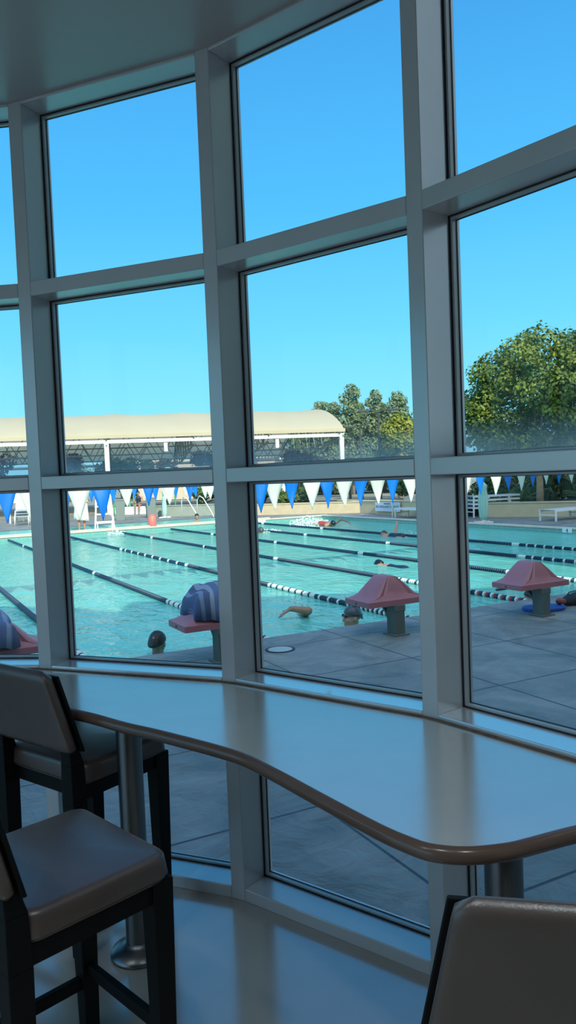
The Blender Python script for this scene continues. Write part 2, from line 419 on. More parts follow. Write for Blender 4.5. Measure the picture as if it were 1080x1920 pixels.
w = tag(empty('window_7', (-5.2, -5, 0), PI/2), kind='structure')   # unseen glazed side, added to let more sky light into the room
b = MB(); b.box((4.15, .1, .05), (8.3, .2, .1)); b.box((4.15, .1, ZC-.06), (8.3, .2, .12)); b.box((4.15, .1, 1.79), (8.3, .19, .06))
for k in range(7): b.box((.04+8.22*k/6, .1, ZC/2), (.08, .198, ZC-.002))
b.build('frame', M['frame'], w)
MB().box((4.15, .16, ZC/2), (8.28, .008, ZC-.02)).build('pane', M['glass'], w)
for i, (x, y, en) in enumerate(((-1.7, .9, 1), (-.5, .7, 1), (.6, .5, 1), (-2.9, .4, 1), (-2.6, -1.6, .5), (-.6, -1.8, .5), (.9, -1.6, .5))):
    t = thing('ceiling_downlight', 'round white recessed ceiling downlight behind the viewer', 'ceiling light', (x, y, ZC-.012), 0, 'ceiling downlights in the room behind')
    tr_ = MB().lathe([(.13, -.004), (.135, .006), (.135, .012), (.10, .012), (.10, -.004)], 32).build('trim_ring', M['white'], t, 'auto')
    MB().lathe([(.10, .004), (.10, .010)], 32).build('lens', M['lamp'], tr_)
    la = bpy.data.lights.new('downlight', 'AREA'); la.shape = 'DISK'; la.size = .19; la.energy = LAMP*en; la.color = (.84, .95, 1); la.spread = math.radians(112)
    lo = bpy.data.objects.new('downlight', la); COL.objects.link(lo); lo.location = (x, y, ZC-.03)
wallseg('wall_back', V2(1.43, -5), V2(-5.2, -5))
wallseg('wall_right', V2(1.425, .943), V2(1.43, -5))

# ------------------------------------------------------------------ window counter
bk = [POST['z'][0], POST['z'][1], POST['a'][0], POST['a'][1], POST['b'][0], POST['b'][1], POST['c'][0], POST['c'][1], POST['d'][0], POST['d'][1], POST['e'][0]]
def inward(p, d):   # shift towards the room
    c = V2(-.9, .2); return p+(c-p).normalized()*d
back = [inward(p, .016) for p in bk]
front = [(-2.12, 3.30), (-1.75, 3.33), (-1.30, 3.16), (-.846, 2.878), (-.616, 2.694), (-.466, 2.584), (-.215, 2.377), (-.094, 2.225), (.053, 2.006), (.174, 1.828),
         (.239, 1.75), (.282, 1.712), (.337, 1.691), (.396, 1.686), (.471, 1.697), (.525, 1.716), (.639, 1.762), (.74, 1.79), (.84, 1.775), (.92, 1.69), (.99, 1.53), (1.09, 1.28), (1.25, .98)]
fc = catmull([V2(*p) for p in front], 6)
cnt = thing('window_counter', 'curved cream counter with tan rounded edge running along the window wall', 'counter', (-.3, 2.8, 0))
off = Vector((-.3, 2.8, 0))
ZT, TH = .93, .042
inn = []
for i, p in enumerate(fc):
    t = (fc[min(i+1, len(fc)-1)]-fc[max(i-1, 0)]).normalized(); nn = Vector((-t.y, t.x, 0)); inn.append((p, nn))
poly = [p+nn*.02-off for p, nn in inn]+[p-off for p in reversed(back)]
MB().prism(poly, ZT-TH, ZT).build('countertop', M['table'], cnt)
b = MB(); K = 12; vs = []; fs = []
for i, (p, nn) in enumerate(inn):
    for j in range(K+1):
        q = PI/2-PI*j/K
        c = p+nn*.021-off
        vs.append(c-nn*math.cos(q)*.021+Vector((0, 0, ZT-TH/2+math.sin(q)*TH/2*1.004)))
for i in range(len(inn)-1):
    for j in range(K): fs.append((i*(K+1)+j, i*(K+1)+j+1, (i+1)*(K+1)+j+1, (i+1)*(K+1)+j))
b.add(vs, fs); b.build('edge_band', M['edge'], cnt, True)
b = MB()
for i in range(len(back)-1):
    a_, c_ = back[i]-off, back[i+1]-off
    q_, r_ = bk[i]-off, bk[i+1]-off
    b.prism([a_, c_, r_, q_], ZT-.012, ZT+.0035)
b.build('sealant_strip', M['seal'], cnt)
def column(name, label, x, y, r):
    t = thing(name, label, 'table leg', (x, y, 0))
    MB().lathe([(r*2.3, 0), (r*2.3, .01), (r*2.2, .018), (r*1.8, .031), (r*1.35, .041), (r*1.1, .046), (r*1.02, .054)], 36).build('base_flange', M['steel'], t, True)
    MB().lathe([(r, .05), (r, ZT-TH-.006)], 32).build('post', M['steel'], t, 'auto')
    MB().lathe([(r*1.8, ZT-TH-.006), (r*1.8, ZT-TH)], 32).build('top_plate', M['steel'], t)
    return t
column('counter_leg', 'steel column leg with domed round foot between the left bar stools', -.63, 2.853, .047)
column('counter_leg', 'steel column leg under the rounded end of the counter, foot hidden', .528, 1.985, .05)

# ------------------------------------------------------------------ bar stools
def rbox(b, w0, d0, z0, w1, d1, z1, r, n=6):
    """rounded-corner cushion: rings in z"""
    def ring(w, d, rr, z):
        o = []
        for cx, cy, a0 in ((w/2-rr, d/2-rr, 0), (-w/2+rr, d/2-rr, PI/2), (-w/2+rr, -d/2+rr, PI), (w/2-rr, -d/2+rr, 3*PI/2)):
            for k in range(n): o.append(Vector((cx+rr*math.cos(a0+PI/2*k/(n-1)), cy+rr*math.sin(a0+PI/2*k/(n-1)), z)))
        return o
    h = z1-z0; e = min(.022, h*.4)
    rs = [ring(w0-.01, d0-.01, r, z0)]
    for k in range(5):
        q = PI/2*k/4; rs.append(ring(w0-2*e*.35*(1-math.sin(q)), d0-2*e*.35*(1-math.sin(q)), r, z0+e*.6*math.sin(q)))
    for k in range(6):
        q = PI/2*k/5; s_ = e*(1-math.cos(q)); rs.append(ring(w1-2*s_, d1-2*s_, max(r-s_*.3, .008), z1-.012-e+e*math.sin(q)))
    for k, (sc, dz) in enumerate(((.8, .005), (.55, .009), (.25, .0115), (.02, .012))):
        rs.append([Vector((p.x*sc, p.y*sc, z1-.012+dz)) for p in ring(w1-2*e, d1-2*e, max(r-e*.3, .008), 0)])
    m = len(rs[0]); vs = [v for q in rs for v in q]; fs = []
    for i in range(len(rs)-1):
        for j in range(m): fs.append((i*m+j, i*m+(j+1) % m, (i+1)*m+(j+1) % m, (i+1)*m+j))
    fs.append(tuple(reversed(range(m)))); fs.append(tuple((len(rs)-1)*m+j for j in range(m)))
    b.add(vs, fs); return b

def make_stool(label, x, y, face):
    """local +y = the way the sitter faces"""
    rz = math.atan2(face[1], face[0])-PI/2
    t = thing('bar_stool', label, 'bar stool', (x, y, 0), rz, 'leather bar stools at the window counter')
    rbox(MB(), .50, .45, .655, .49, .44, .745, .045).build('seat', M['leather'], t, True)
    ap = MB(); z0, z1 = .595, .657
    ap.box((0, .195, (z0+z1)/2), (.36, .028, z1-z0)); ap.box((0, -.195, (z0+z1)/2), (.36, .028, z1-z0))
    ap.box((.22, -.02, (z0+z1)/2), (.028, .40, z1-z0)); ap.box((-.22, -.02, (z0+z1)/2), (.028, .40, z1-z0))
    ap.box((0, 0, .645), (.44, .39, .02))
    ap.build('seat_frame', M['wood'], t, bevel=.003)
    for sx in (-1, 1):
        b = MB(); X, Y = sx*.212, .190; h = .034
        b.hexa([(X-h*.72, Y-h*.72, 0), (X+h*.72, Y-h*.72, 0), (X+h*.72, Y+h*.72, 0), (X-h*.72, Y+h*.72, 0)],
               [(X-h, Y-h, .657), (X+h, Y-h, .657), (X+h, Y+h, .657), (X-h, Y+h, .657)])
        b.build('leg', M['wood'], t, bevel=.004)
        # rear leg runs up and back to carry the backrest
        b = MB(); secs = [(sx*.214, -.235, 0, .027, .028), (sx*.214, -.235, .60, .033, .033), (sx*.216, -.238, .74, .031, .03), (sx*.212, -.250, .83, .024, .018), (sx*.186, -.268, 1.05, .012, .010)]
        for k in range(4):
            a_, c_ = secs[k], secs[k+1]
            q = lambda s_: [(s_[0]-s_[3], s_[1]-s_[4], s_[2]), (s_[0]+s_[3], s_[1]-s_[4], s_[2]), (s_[0]+s_[3], s_[1]+s_[4], s_[2]), (s_[0]-s_[3], s_[1]+s_[4], s_[2])]
            b.hexa(q(a_), q(c_))
        b.build('leg', M['wood'], t, bevel=.003)
    for a_, c_ in (((-.2, .19, .215), (.2, .19, .215)), ((-.212, -.19, .17), (-.212, .19, .17)), ((.212, -.19, .17), (.212, .19, .17)), ((-.2, -.2, .215), (.2, -.2, .215))):
        MB().bar(a_, c_, .024, .04).build('stretcher', M['wood'], t, bevel=.003)
    # padded back panel, narrower at the top, raked back
    b = MB(); rows = []; nz = 14; thick = .05
    for k in range(nz+1):
        f_ = k/nz; z = .785+.318*f_
        hw = .266-.064*f_; yc = -.232-.062*f_
        ed = min(f_, 1-f_)*.26; rd = .028
        if ed < rd: hw -= rd-math.sqrt(max(0, rd*rd-(rd-ed)**2))
        th = thick/2*(1 if ed > .02 else math.sqrt(max(.05, 1-((.02-ed)/.02)**2)))
        row = []
        for s_ in range(28):
            q = 2*PI*s_/28; c_, n_ = math.cos(q), math.sin(q)
            ex = .14
            row.append((hw*math.copysign(abs(c_)**.22, c_), yc-.025+th*math.copysign(abs(n_)**.45, n_), z))
        rows.append(row)
    vs = [v for r_ in rows for v in r_]; fs = []
    for i in range(nz):
        for j in range(28): fs.append((i*28+j, i*28+(j+1) % 28, (i+1)*28+(j+1) % 28, (i+1)*28+j))
    fs.append(tuple(reversed(range(28)))); fs.append(tuple(nz*28+j for j in range(28)))
    b.add(vs, fs); b.build('backrest', M['leather'], t, True)
    b = MB(); f0, f1 = .03, .93; q = lambda f_, y: (.266-.064*f_+.009, -.232-.062*f_+y, .785+.318*f_)
    l0, l1, l2, l3 = q(f0, .001), q(f1, .001), q(f1, .014), q(f0, .014)
    b.hexa([(-l0[0], l0[1], l0[2]), (l0[0], l0[1], l0[2]), (l3[0], l3[1], l3[2]), (-l3[0], l3[1], l3[2])], [(-l1[0], l1[1], l1[2]), (l1[0], l1[1], l1[2]), (l2[0], l2[1], l2[2]), (-l2[0], l2[1], l2[2])])
    b.build('back_board', M['wood'], t, bevel=.003)
    return t
make_stool('bar stool with dark backrest toward us, pushed under the counter at left', -.870, 3.156, (.6, .8))
make_stool('brown leather bar stool in the left foreground, seat top in view and backrest cut off', -.700, 2.165, (.7071, .7071))
make_stool('bar stool in the right foreground showing only the brown rear of its backrest', .505, 1.47, (.208, .978))

# ------------------------------------------------------------------ pool, deck
def to_e(o): o.rotation_euler = (0, 0, AX); return o
NE, FE, RE, LE = 7.72, 28.8, 16.62, -14.0
b = MB()
zD = -.012
def slab(a0, a1, b0, b1, z0=-.3, z1=zD): b.box(((a0+a1)/2, (b0+b1)/2, (z0+z1)/2), (a1-a0, b1-b0, z1-z0))
slab(-30, 40, -14, NE); slab(RE, 40, NE, FE); slab(-30, LE, NE, FE)
o = to_e(b.build('pool_deck', M['deck'])); tag(o, kind='structure')
b = MB(); slab(-30, 2.0, FE, 46); slab(14.5, 40, FE, 46); slab(2, 14.5, FE, 29.9); slab(2, 14.5, 33.6, 46)
o = to_e(b.build('pool_deck_far', M['deck'])); tag(o, kind='structure')
o = to_e(MB().box((5, 130, -.2), (260, 168, .3)).build('ground', M['far_ground'])); tag(o, kind='structure')
b = MB()
b.box(((LE+RE)/2, (NE+FE)/2, -1.55), (RE-LE, FE-NE, .1))
for (x, y, sx, sy) in (((LE+RE)/2, NE-.05, RE-LE, .1), ((LE+RE)/2, FE+.05, RE-LE, .1), (LE-.05, (NE+FE)/2, .1, FE-NE), (RE+.05, (NE+FE)/2, .1, FE-NE)):
    b.box((x, y, -.92), (sx-.002, sy-.002, 1.24))
o = to_e(b.build('pool_basin', M['basin'])); tag(o, kind='structure')
b = MB()
for x in [-13.1+1.96*k for k in range(16)]: b.box((x+.9, (NE+FE)/2, -1.49), (.26, FE-NE-3, .02))
o = to_e(b.build('pool_lane_marking', M['tile_blue'])); tag(o, kind='structure')
b = MB()
b.box(((LE+RE)/2, FE-.004, -.15), (RE-LE, .012, .25)); b.box((RE-.004, (NE+FE)/2, -.15), (.012, FE-NE-.03, .25))
o = to_e(b.build('pool_waterline_tile', M['tile_band'])); tag(o, kind='structure')
b = MB()
b.box(((LE+RE)/2, FE+.16, .015), (RE-LE+.6, .33, .05)); b.box((RE+.16, (NE+FE)/2, .012), (.3, FE-NE-.01, .044))
b.box((8, FE+.85, .02), (13, .25, .06))
o = to_e(b.build('pool_coping', M['deck_edge'], bevel=.01)); tag(o, kind='structure')
o = to_e(MB().box(((LE+RE)/2, (NE+FE)/2, -.145), (RE-LE-.02, FE-NE-.03, .05)).build('pool_water', M['water']))
tag(o, 'turquoise rippled water filling the lap pool', 'water', kind='stuff')
o = to_e(MB().box((8.25, 31.75, -.05), (12.46, 3.66, .05)).build('pool_water', M['water']))
tag(o, 'narrow strip of teal water in the second pool beyond the lap pool', 'water', kind='stuff')
o = to_e(MB().box((8.25, 31.75, -.28), (12.5, 3.7, .05)).build('pool_basin_far', M['basin'])); tag(o, kind='structure')

# drain lid on the deck
t = thing('deck_drain', 'round pale drain lid with dark rim set in the grey deck', 'drain', tuple(P(3.54, 7.10, zD)))
MB().lathe([(.155, 0), (.155, .006), (.128, .007), (.128, .0)], 40).build('rim', M['dark_ring'], t)
MB().lathe([(.126, 0), (.126, .006)], 40).build('lid', M['drain'], t)

# lane ropes
def rope(e1, label, runs, b0=NE+.01, b1=FE-.02, r=.042):
    t = thing('lane_rope', label, 'lane rope', tuple(P(e1, b0, -.09)), AX, 'floating lane ropes')
    MB().tube([(0, 0, 0), (0, b1-b0, 0)], .006, 6).build('cable', M['cable'], t)
    y = .1
    for length, mode in runs:
        b = MB(); y1 = min(y+length, b1-b0-.15); k = 0
        if y1 <= y: break
        step = .055 if y < 5 else .085 if y < 8 else (.12 if y < 13 else .17)
        yy = y
        while yy < y1:
            if mode == 'navy': mi = 1 if k % 5 == 4 else 0
            elif mode == 'dark': mi = 0
            elif mode == 'white': mi = 1
            elif mode == 'pale': mi = 0 if k % 4 == 3 else 1
            elif mode == 'mix': mi = k % 2
            elif mode == 'red': mi = (0, 2, 1)[k % 3]
            b.mi = mi
            w = step*.62
            n = 12 if y < 6 else 8
            ring = lambda rr, q: [(rr*math.cos(2*PI*j/n), q, rr*math.sin(2*PI*j/n)) for j in range(n)]
            vs = ring(r*.78, yy)+ring(r, yy+w*.2)+ring(r, yy+w*.8)+ring(r*.78, yy+w)
            fs = [(i*n+j, (i+1)*n+j, (i+1)*n+(j+1) % n, i*n+(j+1) % n) for i in range(3) for j in range(n)]
            fs += [tuple(range(n)), tuple(3*n+j for j in reversed(range(n)))]
            b.add(vs, fs); yy += step; k += 1
        b.build('float_run', [M['disc_navy'], M['disc_white'], M['disc_red']], t, 'auto')
        y = y1
    return t
A = [(1.5, 'pale'), (4.6, 'dark'), (.22, 'white'), (4.2, 'dark'), (.22, 'white'), (4.5, 'dark'), (.22, 'white'), (9, 'dark')]
B_ = [(1.3, 'mix'), (1.2, 'navy'), (1.6, 'pale'), (4.0, 'dark'), (.22, 'white'), (5, 'navy'), (.22, 'white'), (9, 'dark')]
ropes = [(-.2, A, 'lane rope leading out of the photo past the blue towel at far left'),
         (1.8, [(3.0, 'pale')]+A[1:], 'lane rope with white end beside the leftmost starting block'),
         (3.8, [(3.6, 'pale')]+A[1:], 'lane rope with white end reaching the starting block under the second towel'),
         (5.8, B_, 'lane rope passing behind the head of the swimmer at the near wall'),
         (7.8, [(1.2, 'red'), (1.0, 'mix'), (.9, 'pale')]+A[1:], 'lane rope with red and blue floats ending under the rightmost starting block'),
         (9.76, [(2.6, 'pale')]+A[1:], 'lane rope passing just above the top of the rightmost starting block'),
         (11.65, [(4.0, 'navy'), (.22, 'white')]+A[1:], 'second lane rope from the far right side of the pool'),
         (13.4, [(6.0, 'navy'), (.22, 'white')]+A[1:], 'lane rope nearest the far right side of the pool')]
for e, rn, lb in ropes: rope(e, lb, rn)

# starting blocks
def make_block(e1, e2, label):
    t = thing('starting_block', label, 'starting block', tuple(P(e1, e2, zD)), AX, 'starting blocks on the near pool edge')
    MB().box((0, 0, .165), (.13, .17, .33)).build('post', M['blockgrey'], t, bevel=.012)
    MB().box((0, 0, .008), (.20, .24, .016)).build('foot_plate', M['blockgrey'], t, bevel=.004)
    b = MB()
    b.hexa([(-.07, -.09, .265), (.07, -.09, .265), (.05, .42, .315), (-.05, .42, .315)], [(-.07, -.09, .335), (.07, -.09, .335), (.05, .42, .335), (-.05, .42, .335)])
    b.build('bracket', M['blockgrey'], t, bevel=.006)
    MB().bar((0, .065, .13), (0, .22, .285), .05, .035).build('brace', M['blockgrey'], t, bevel=.004)
    g = MB(); g.tube([(-.22, .3, .325), (-.22, .52, .27), (-.2, .55, .262), (.2, .55, .262), (.22, .52, .27), (.22, .3, .325)], .016, 8)
    g.build('grip_bar', M['blockdark'], t, True)
    # moulded platform: lipped tray and a fluted hump
    b = MB(); z0, z1 = .335, .395
    hx, ya, yb = .40, -.08, .42
    yc = (ya+yb)/2; hy = (yb-ya)/2
    prof = [(1.0, 1.0, z0), (1.0, 1.0, z1), (.955, .95, z1+.004), (.90, .90, z1+.012), (.80, .88, z1+.024), (.70, .86, z1+.045), (.56, .80, z1+.095), (.42, .72, z1+.15), (.28, .62, z1+.20), (.19, .55, z1+.232), (.13, .48, z1+.242)]
    n = 64; vs = []; fs = []
    for k, (fx, fy, z) in enumerate(prof):
        for j in range(n):
            q = 2*PI*j/n; c_, s_ = math.cos(q), math.sin(q)
            e_ = .07 if k < 3 else (.14 if k < 5 else .30)
            x = math.copysign(abs(c_)**e_, c_); y = math.copysign(abs(s_)**e_, s_)
            fl = 1.0
            if 4 < k < len(prof)-1 and s_ < -.3:      # flutes on the face towards the deck
                fl = 1-.11*max(0, math.cos((x*3.2)*PI) if abs(x) < .8 else 0)
            vs.append((x*hx*fx, yc+(y*fl)*hy*fy+(.02*(k-4)/6 if k > 4 else 0), z))
    for k in range(len(prof)-1):
        for j in range(n): fs.append((k*n+j, k*n+(j+1) % n, (k+1)*n+(j+1) % n, (k+1)*n+j))
    fs.append(tuple(reversed(range(n)))); fs.append(tuple((len(prof)-1)*n+j for j in range(n)))
    b.add(vs, fs); pf = b.build('platform', M['pink'], t, 'auto', angle=35)
    MB().ball((-.404, .17, .365), (.006, .012, .012), 8, 6).build('bolt', M['blockdark'], pf, True)
    return t
make_block(.82, 7.05, 'pink starting block at the left edge, mostly hidden by a bunched striped towel')
make_block(2.86, 7.02, 'pink starting block with a striped towel over its right half, left of the middle post')
make_block(4.92, 6.98, 'pink starting block standing bare in the middle pane above the swimmer at the wall')
make_block(6.92, 6.80, 'rightmost pink starting block, blue kickboard lying behind its foot')

def make_towel(label, e1, e2, z, sx, sy, h, seed, rz=0):
    """a towel bunched in a heap, draped edge hanging"""
    r_ = random.Random(seed); nu, nv = 44, 30; vs = []; fs = []; st = []
    ph = [r_.uniform(0, 6) for _ in range(6)]
    for i in range(nu+1):
        for j in range(nv+1):
            u = i/nu*2-1; v = j/nv*2-1
            d = max(abs(u)**2.6, abs(v)**2.6)
            zz = h*(1-d)**.55 if d < 1 else 0
            wr = .018*math.sin(u*7+v*3+ph[0])+.012*math.sin(u*3-v*9+ph[1])+.008*math.sin(u*15+ph[2]+v*4)
            zz += wr*(1-.3*d)
            hang = max(0, max(abs(u), abs(v))-.86)/.14
            zz -= hang*(.045+.03*math.sin(u*6+ph[3])*math.cos(v*5+ph[4]))
            vs.append((u*sx*(1-.05*hang)+.015*math.sin(v*5+ph[5]), v*sy*(1-.05*hang)+.012*math.sin(u*6+ph[2]), z+zz))
            st.append((u*.5+.5+.02*math.sin(v*4))*2.2 % 1)
    for i in range(nu):
        for j in range(nv):
            a = i*(nv+1)+j; fs.append((a, a+nv+1, a+nv+2, a+1))
    b = MB(); b.add(vs, fs)
    o = b.build('towel', M['towel'], None, True)
    at = o.data.attributes.new('stripe', 'FLOAT', 'POINT'); at.data.foreach_set('value', st)
    so = o.modifiers.new('thick', 'SOLIDIFY'); so.thickness = .012; so.offset = 1
    o.location = tuple(P(e1, e2, zD)); o.rotation_euler = (0, 0, AX+rz)
    return tag(o, label, 'towel', 'striped beach towels on the blocks')
make_towel('blue and white striped towel heaped on the block at the left edge', .60, 7.18, .47, .36, .30, .25, 3)
make_towel('blue and white striped towel heaped on the block beside the middle post', 2.93, 7.22, .47, .34, .28, .26, 9)

# kickboard and swim gear behind the right block
b = MB(); n = 40; vs = []; fs = []
for z, s_ in ((0, .97), (.008, 1), (.028, 1), (.036, .97)):
    for j in range(n):
        q = 2*PI*j/n; vs.append((.27*s_*math.copysign(abs(math.cos(q))**.75, math.cos(q)), .2*s_*math.copysign(abs(math.sin(q))**.8, math.sin(q)), z))
for k in range(3):
    for j in range(n): fs.append((k*n+j, k*n+(j+1) % n, (k+1)*n+(j+1) % n, (k+1)*n+j))
fs.append(tuple(reversed(range(n)))); fs.append(tuple(3*n+j for j in range(n)))
b.add(vs, fs); o = b.build('kickboard', M['kick'], None, 'auto'); o.location = tuple(P(7.21, 7.05, zD)); o.rotation_euler = (0, 0, AX-.1)
tag(o, 'oval blue kickboard lying flat on the deck behind the rightmost block', 'kickboard')
b = MB(); b.ball((0, 0, .04), (.055, .045, .04)); b.ball((.05, .01, .035), (.035, .03, .035))
o = b.build('pull_buoy', M['red_plastic'], None, True); o.location = tuple(P(7.46, 7.02, zD+.036)); tag(o, 'small red swim aid lying on the far end of the blue kickboard', 'swim gear')
t = thing('mesh_bag', 'black mesh swim bag lying beside the blue kickboard at the right edge', 'bag', tuple(P(7.74, 7.05, zD)), AX)
b = MB(); b.ball((0, 0, .07), (.17, .12, .07)); b.ball((.1, .03, .09), (.11, .1, .06)); b.ball((-.1, -.01, .055), (.1, .08, .055)); o = b.build('body', M['bag_black'], t, True)
rm = o.modifiers.new('r', 'REMESH'); rm.mode = 'VOXEL'; rm.voxel_size = .012
MB().tube([(-.12, .02, .1), (-.05, .03, .16), (.05, .02, .17), (.12, .02, .13)], .008, 6).build('strap', M['bag_black'], o, True)
b = MB(); b.tube([(.075*math.cos(k*PI/12), .02*math.sin(k*PI/6)*0, .08+.075*math.sin(k*PI/12)) for k in range(25)], .014, 8, cap=False)
b.lathe([(.062, -.004), (.062, .004)], 24)
for i in range(len(b.v)-48, len(b.v)): x, y, z = b.v[i]; b.v[i] = (x, z, y+.08)
o = b.build('swim_paddle', M['teal_plastic'], None, True); o.location = tuple(P(7.40, 6.52, zD)); o.rotation_euler = (.12, 0, AX-.3)
tag(o, 'round teal swim paddle leaning by the black bag at the right edge', 'swim gear')

# ------------------------------------------------------------------ pennant lines
def pennants(e2, tips, label, length, wid, e_end):
    t = thing('pennant_line', label, 'pennant line', tuple(P(tips[0][0], e2, 0)), AX, 'pennant lines over the pool')
    e0 = tips[0][0]; pts = []
    for i, (e, z, c) in enumerate(tips): pts.append((e-e0, 0, z+length))
    MB().tube([(pts[0][0]-.5, 0, pts[0][2])]+pts+[(e_end-e0, 0, pts[-1][2]+.03)], .008, 6).build('line', M['rope'], t, True)
    MB().tube([(e_end-e0, 0, -.012), (e_end-e0, 0, pts[-1][2]+.1)], .03, 10).build('support_pole', M['white'], t, True)
    for i, (e, z, c) in enumerate(tips):
        x = e-e0; w = wid*(1.1 if c == 'w' else .92); zt = z+length
        k = 8; vs = []; fs = []
        lean = rnd.uniform(-.05, .05); bel = rnd.uniform(-.05, .05); ph = rnd.uniform(0, 6)
        for r_ in range(k+1):
            f_ = r_/k; hw = w/2*(1-f_)+.004
            for s_ in range(5):
                q = s_/4*2-1
                vs.append((x+q*hw+lean*0*f_, bel*math.sin(f_*2.6)+.012*math.sin(q*3+f_*4+ph)-(.006 if c == 'w' else -.006), zt-length*f_))
        for r_ in range(k):
            for s_ in range(4): a = r_*5+s_; fs.append((a, a+1, a+6, a+5))
        b = MB(); b.add(vs, fs); o = b.build('pennant', M['flag_blue' if c == 'b' else 'flag_white'], t, True)
        o['label'] = 'blue triangular pennant' if c == 'b' else 'white triangular pennant'
        so = o.modifiers.new('t', 'SOLIDIFY'); so.thickness = .003
    return t
near = [(.18, 1.26, 'b'), (.55, 1.25, 'w'), (.92, 1.25, 'b'), (1.27, 1.24, 'w'), (1.63, 1.238, 'b'), (1.98, 1.224, 'w'), (2.35, 1.22, 'b'), (2.71, 1.211, 'w'), (3.07, 1.188, 'b'), (3.48, 1.375, 'w'), (3.84, 1.381, 'b'), (4.19, 1.376, 'w'), (4.55, 1.428, 'b'), (4.93, 1.436, 'w'),
        (5.22, 1.3, 'b'), (5.55, 1.2, 'w'), (5.87, 1.145, 'b'), (6.16, 1.175, 'w'), (6.51, 1.185, 'b'), (6.90, 1.153, 'w'), (7.23, 1.154, 'b'), (7.62, 1.153, 'w'), (7.98, 1.154, 'b'), (8.37, 1.163, 'w'), (8.70, 1.176, 'b'), (9.11, 1.166, 'w'),
        (9.45, 1.19, 'b'), (9.8, 1.2, 'w'), (10.13, 1.21, 'b'), (10.49, 1.225, 'w'), (10.92, 1.23, 'b'), (11.28, 1.198, 'w'), (11.68, 1.262, 'b'), (12.01, 1.266, 'w'), (12.35, 1.343, 'b'), (12.72, 1.373, 'w'), (13.14, 1.38, 'b'), (13.5, 1.36, 'w')]
pennants(12.3, near, 'nearer line of large blue and white pennants strung across the lap pool', .56, .37, 17.1)
far = [(5.0+.345*k, 1.18+.05*math.sin(k*1.3), 'bw'[k % 2]) for k in range(17)]
pennants(24.1, far, 'farther line of small blue and white pennants seen behind the large ones at left', .56, .34, 17.0)

# ------------------------------------------------------------------ far walls
M['planter_shaded'] = mat('shaded tan stucco', rgb(150, 160, 148), .85, var=.05, vscale=4, bump=.15, bscale=70)  # tan stucco with the left wall's shade put into its colour
def wseg(name, a, b, h, m, t=.3, z0=-.02):
    a = Vector((a[0], a[1], 0)); b = Vector((b[0], b[1], 0)); u, n = nrm(a, b)
    q = MB().prism([a, b, b+n*t, a+n*t], z0, h); q.prism([a-n*.03-u*.03, b-n*.03+u*.03, b+n*(t+.03)+u*.03, a+n*(t+.03)-u*.03], h, h+.05)
    o = q.build(name, M[m], bevel=.01); return tag(o, kind='structure')
wseg('wall_planter_left', (-7.15, 38.9), (-2.6, 37.9), .50, 'planter_shaded')
wseg('wall_planter_middle', (-1.9, 36.6), (4.1, 34.4), .46, 'planter')
SW0, SW1 = P(18.55, 27.56), P(18.55, 22.6)
wseg('wall_planter_sign', SW0, SW1, .55, 'planter')
wseg('wall_planter_return', P(18.9, 31.2), P(18.9, 27.6), .5, 'planter')
wseg('wall_planter_right', (7.2, 28.1), (13.2, 24.48), .47, 'planter')
wseg('wall_planter_side', (7.62, 29.5), (7.24, 28.45), .47, 'planter')
b = MB()
b.prism([Vector((7.6, 28.3)), Vector((13.4, 24.8)), Vector((17, 30)), Vector((8.7, 31.5))], -.05, .42)
b.prism([P(18.9, 22.6), P(24, 22.6), P(24, 30), P(19.2, 30)], -.05, .38)
b.prism([Vector((-1.7, 37)), Vector((4.3, 34.9)), Vector((6, 40)), Vector((-1, 42))], -.05, .40)
b.prism([Vector((-7, 39.4)), Vector((-2.6, 38.4)), Vector((-2, 41)), Vector((-6.6, 42))], -.05, .44)
o = b.build('planter_soil', M['hedge']); tag(o, kind='structure')

# sign
def text(name, body, size, m, parent, loc):
    cu = bpy.data.curves.new(name, 'FONT'); cu.body = body; cu.size = size; cu.align_x = 'CENTER'; cu.extrude = .002
    to = bpy.data.objects.new(name+'_curve', cu); COL.objects.link(to)
    bpy.context.view_layer.update()
    me = bpy.data.meshes.new_from_object(to.evaluated_get(bpy.context.evaluated_depsgraph_get()))
    bpy.data.objects.remove(to); bpy.data.curves.remove(cu)
    me.materials.clear(); me.materials.append(m)
    o = bpy.data.objects.new(name, me); COL.objects.link(o); o.parent = parent; o.location = loc; o.rotation_euler = (PI/2, 0, 0)
    return o
def sign():
    a = P(18.5, 27.4); bb = P(18.5, 25.62); u = (bb-a).normalized(); L_ = (bb-a).length
    t = thing('wall_sign', 'pale notice board with dark blue lettering on the low far wall', 'sign', (a.x, a.y, 0), math.atan2(u.y, u.x))
    bd = MB().box((L_/2, -.045, .335), (L_, .03, .39)).build('board', M['sign'], t)
    for txt, x, z, sz in (('WARNING', L_/2, .43, .10), ('NO LIFEGUARD ON DUTY', L_/2, .29, .138)):
        text('lettering', txt, sz, M['ink'], bd, (x, -.063, z))
sign()
def tilemark(x, y, rz, label, txt, m):
    t = thing('depth_tile', label, 'depth marker', (x, y, -.0), rz)
    tl = MB().box((0, 0, -.03), (.34, .012, .13)).build('tile', M['white'], t)
    text('numeral', txt, .16, M[m], tl, (0, -.009, -.085))
q = P(RE-.02, 15.3); tilemark(q.x, q.y, AX-PI/2, 'white depth tile with dark numeral on the right pool wall', '4', 'ink')
q = P(13.75, FE-.02); tilemark(q.x, q.y, AX, 'white depth tile with red numeral on the far pool wall', '7', 'suit_red')
q = P(RE-.02, 21.6)
o = MB().box((0, 0, 0), (.62, .02, .14)).build('skimmer_opening', M['gasket']); o.location = (q.x, q.y, -.06); o.rotation_euler = (0, 0, AX-PI/2)
tag(o, 'dark skimmer slot in the right pool wall above the raised arm swimmer', 'skimmer')

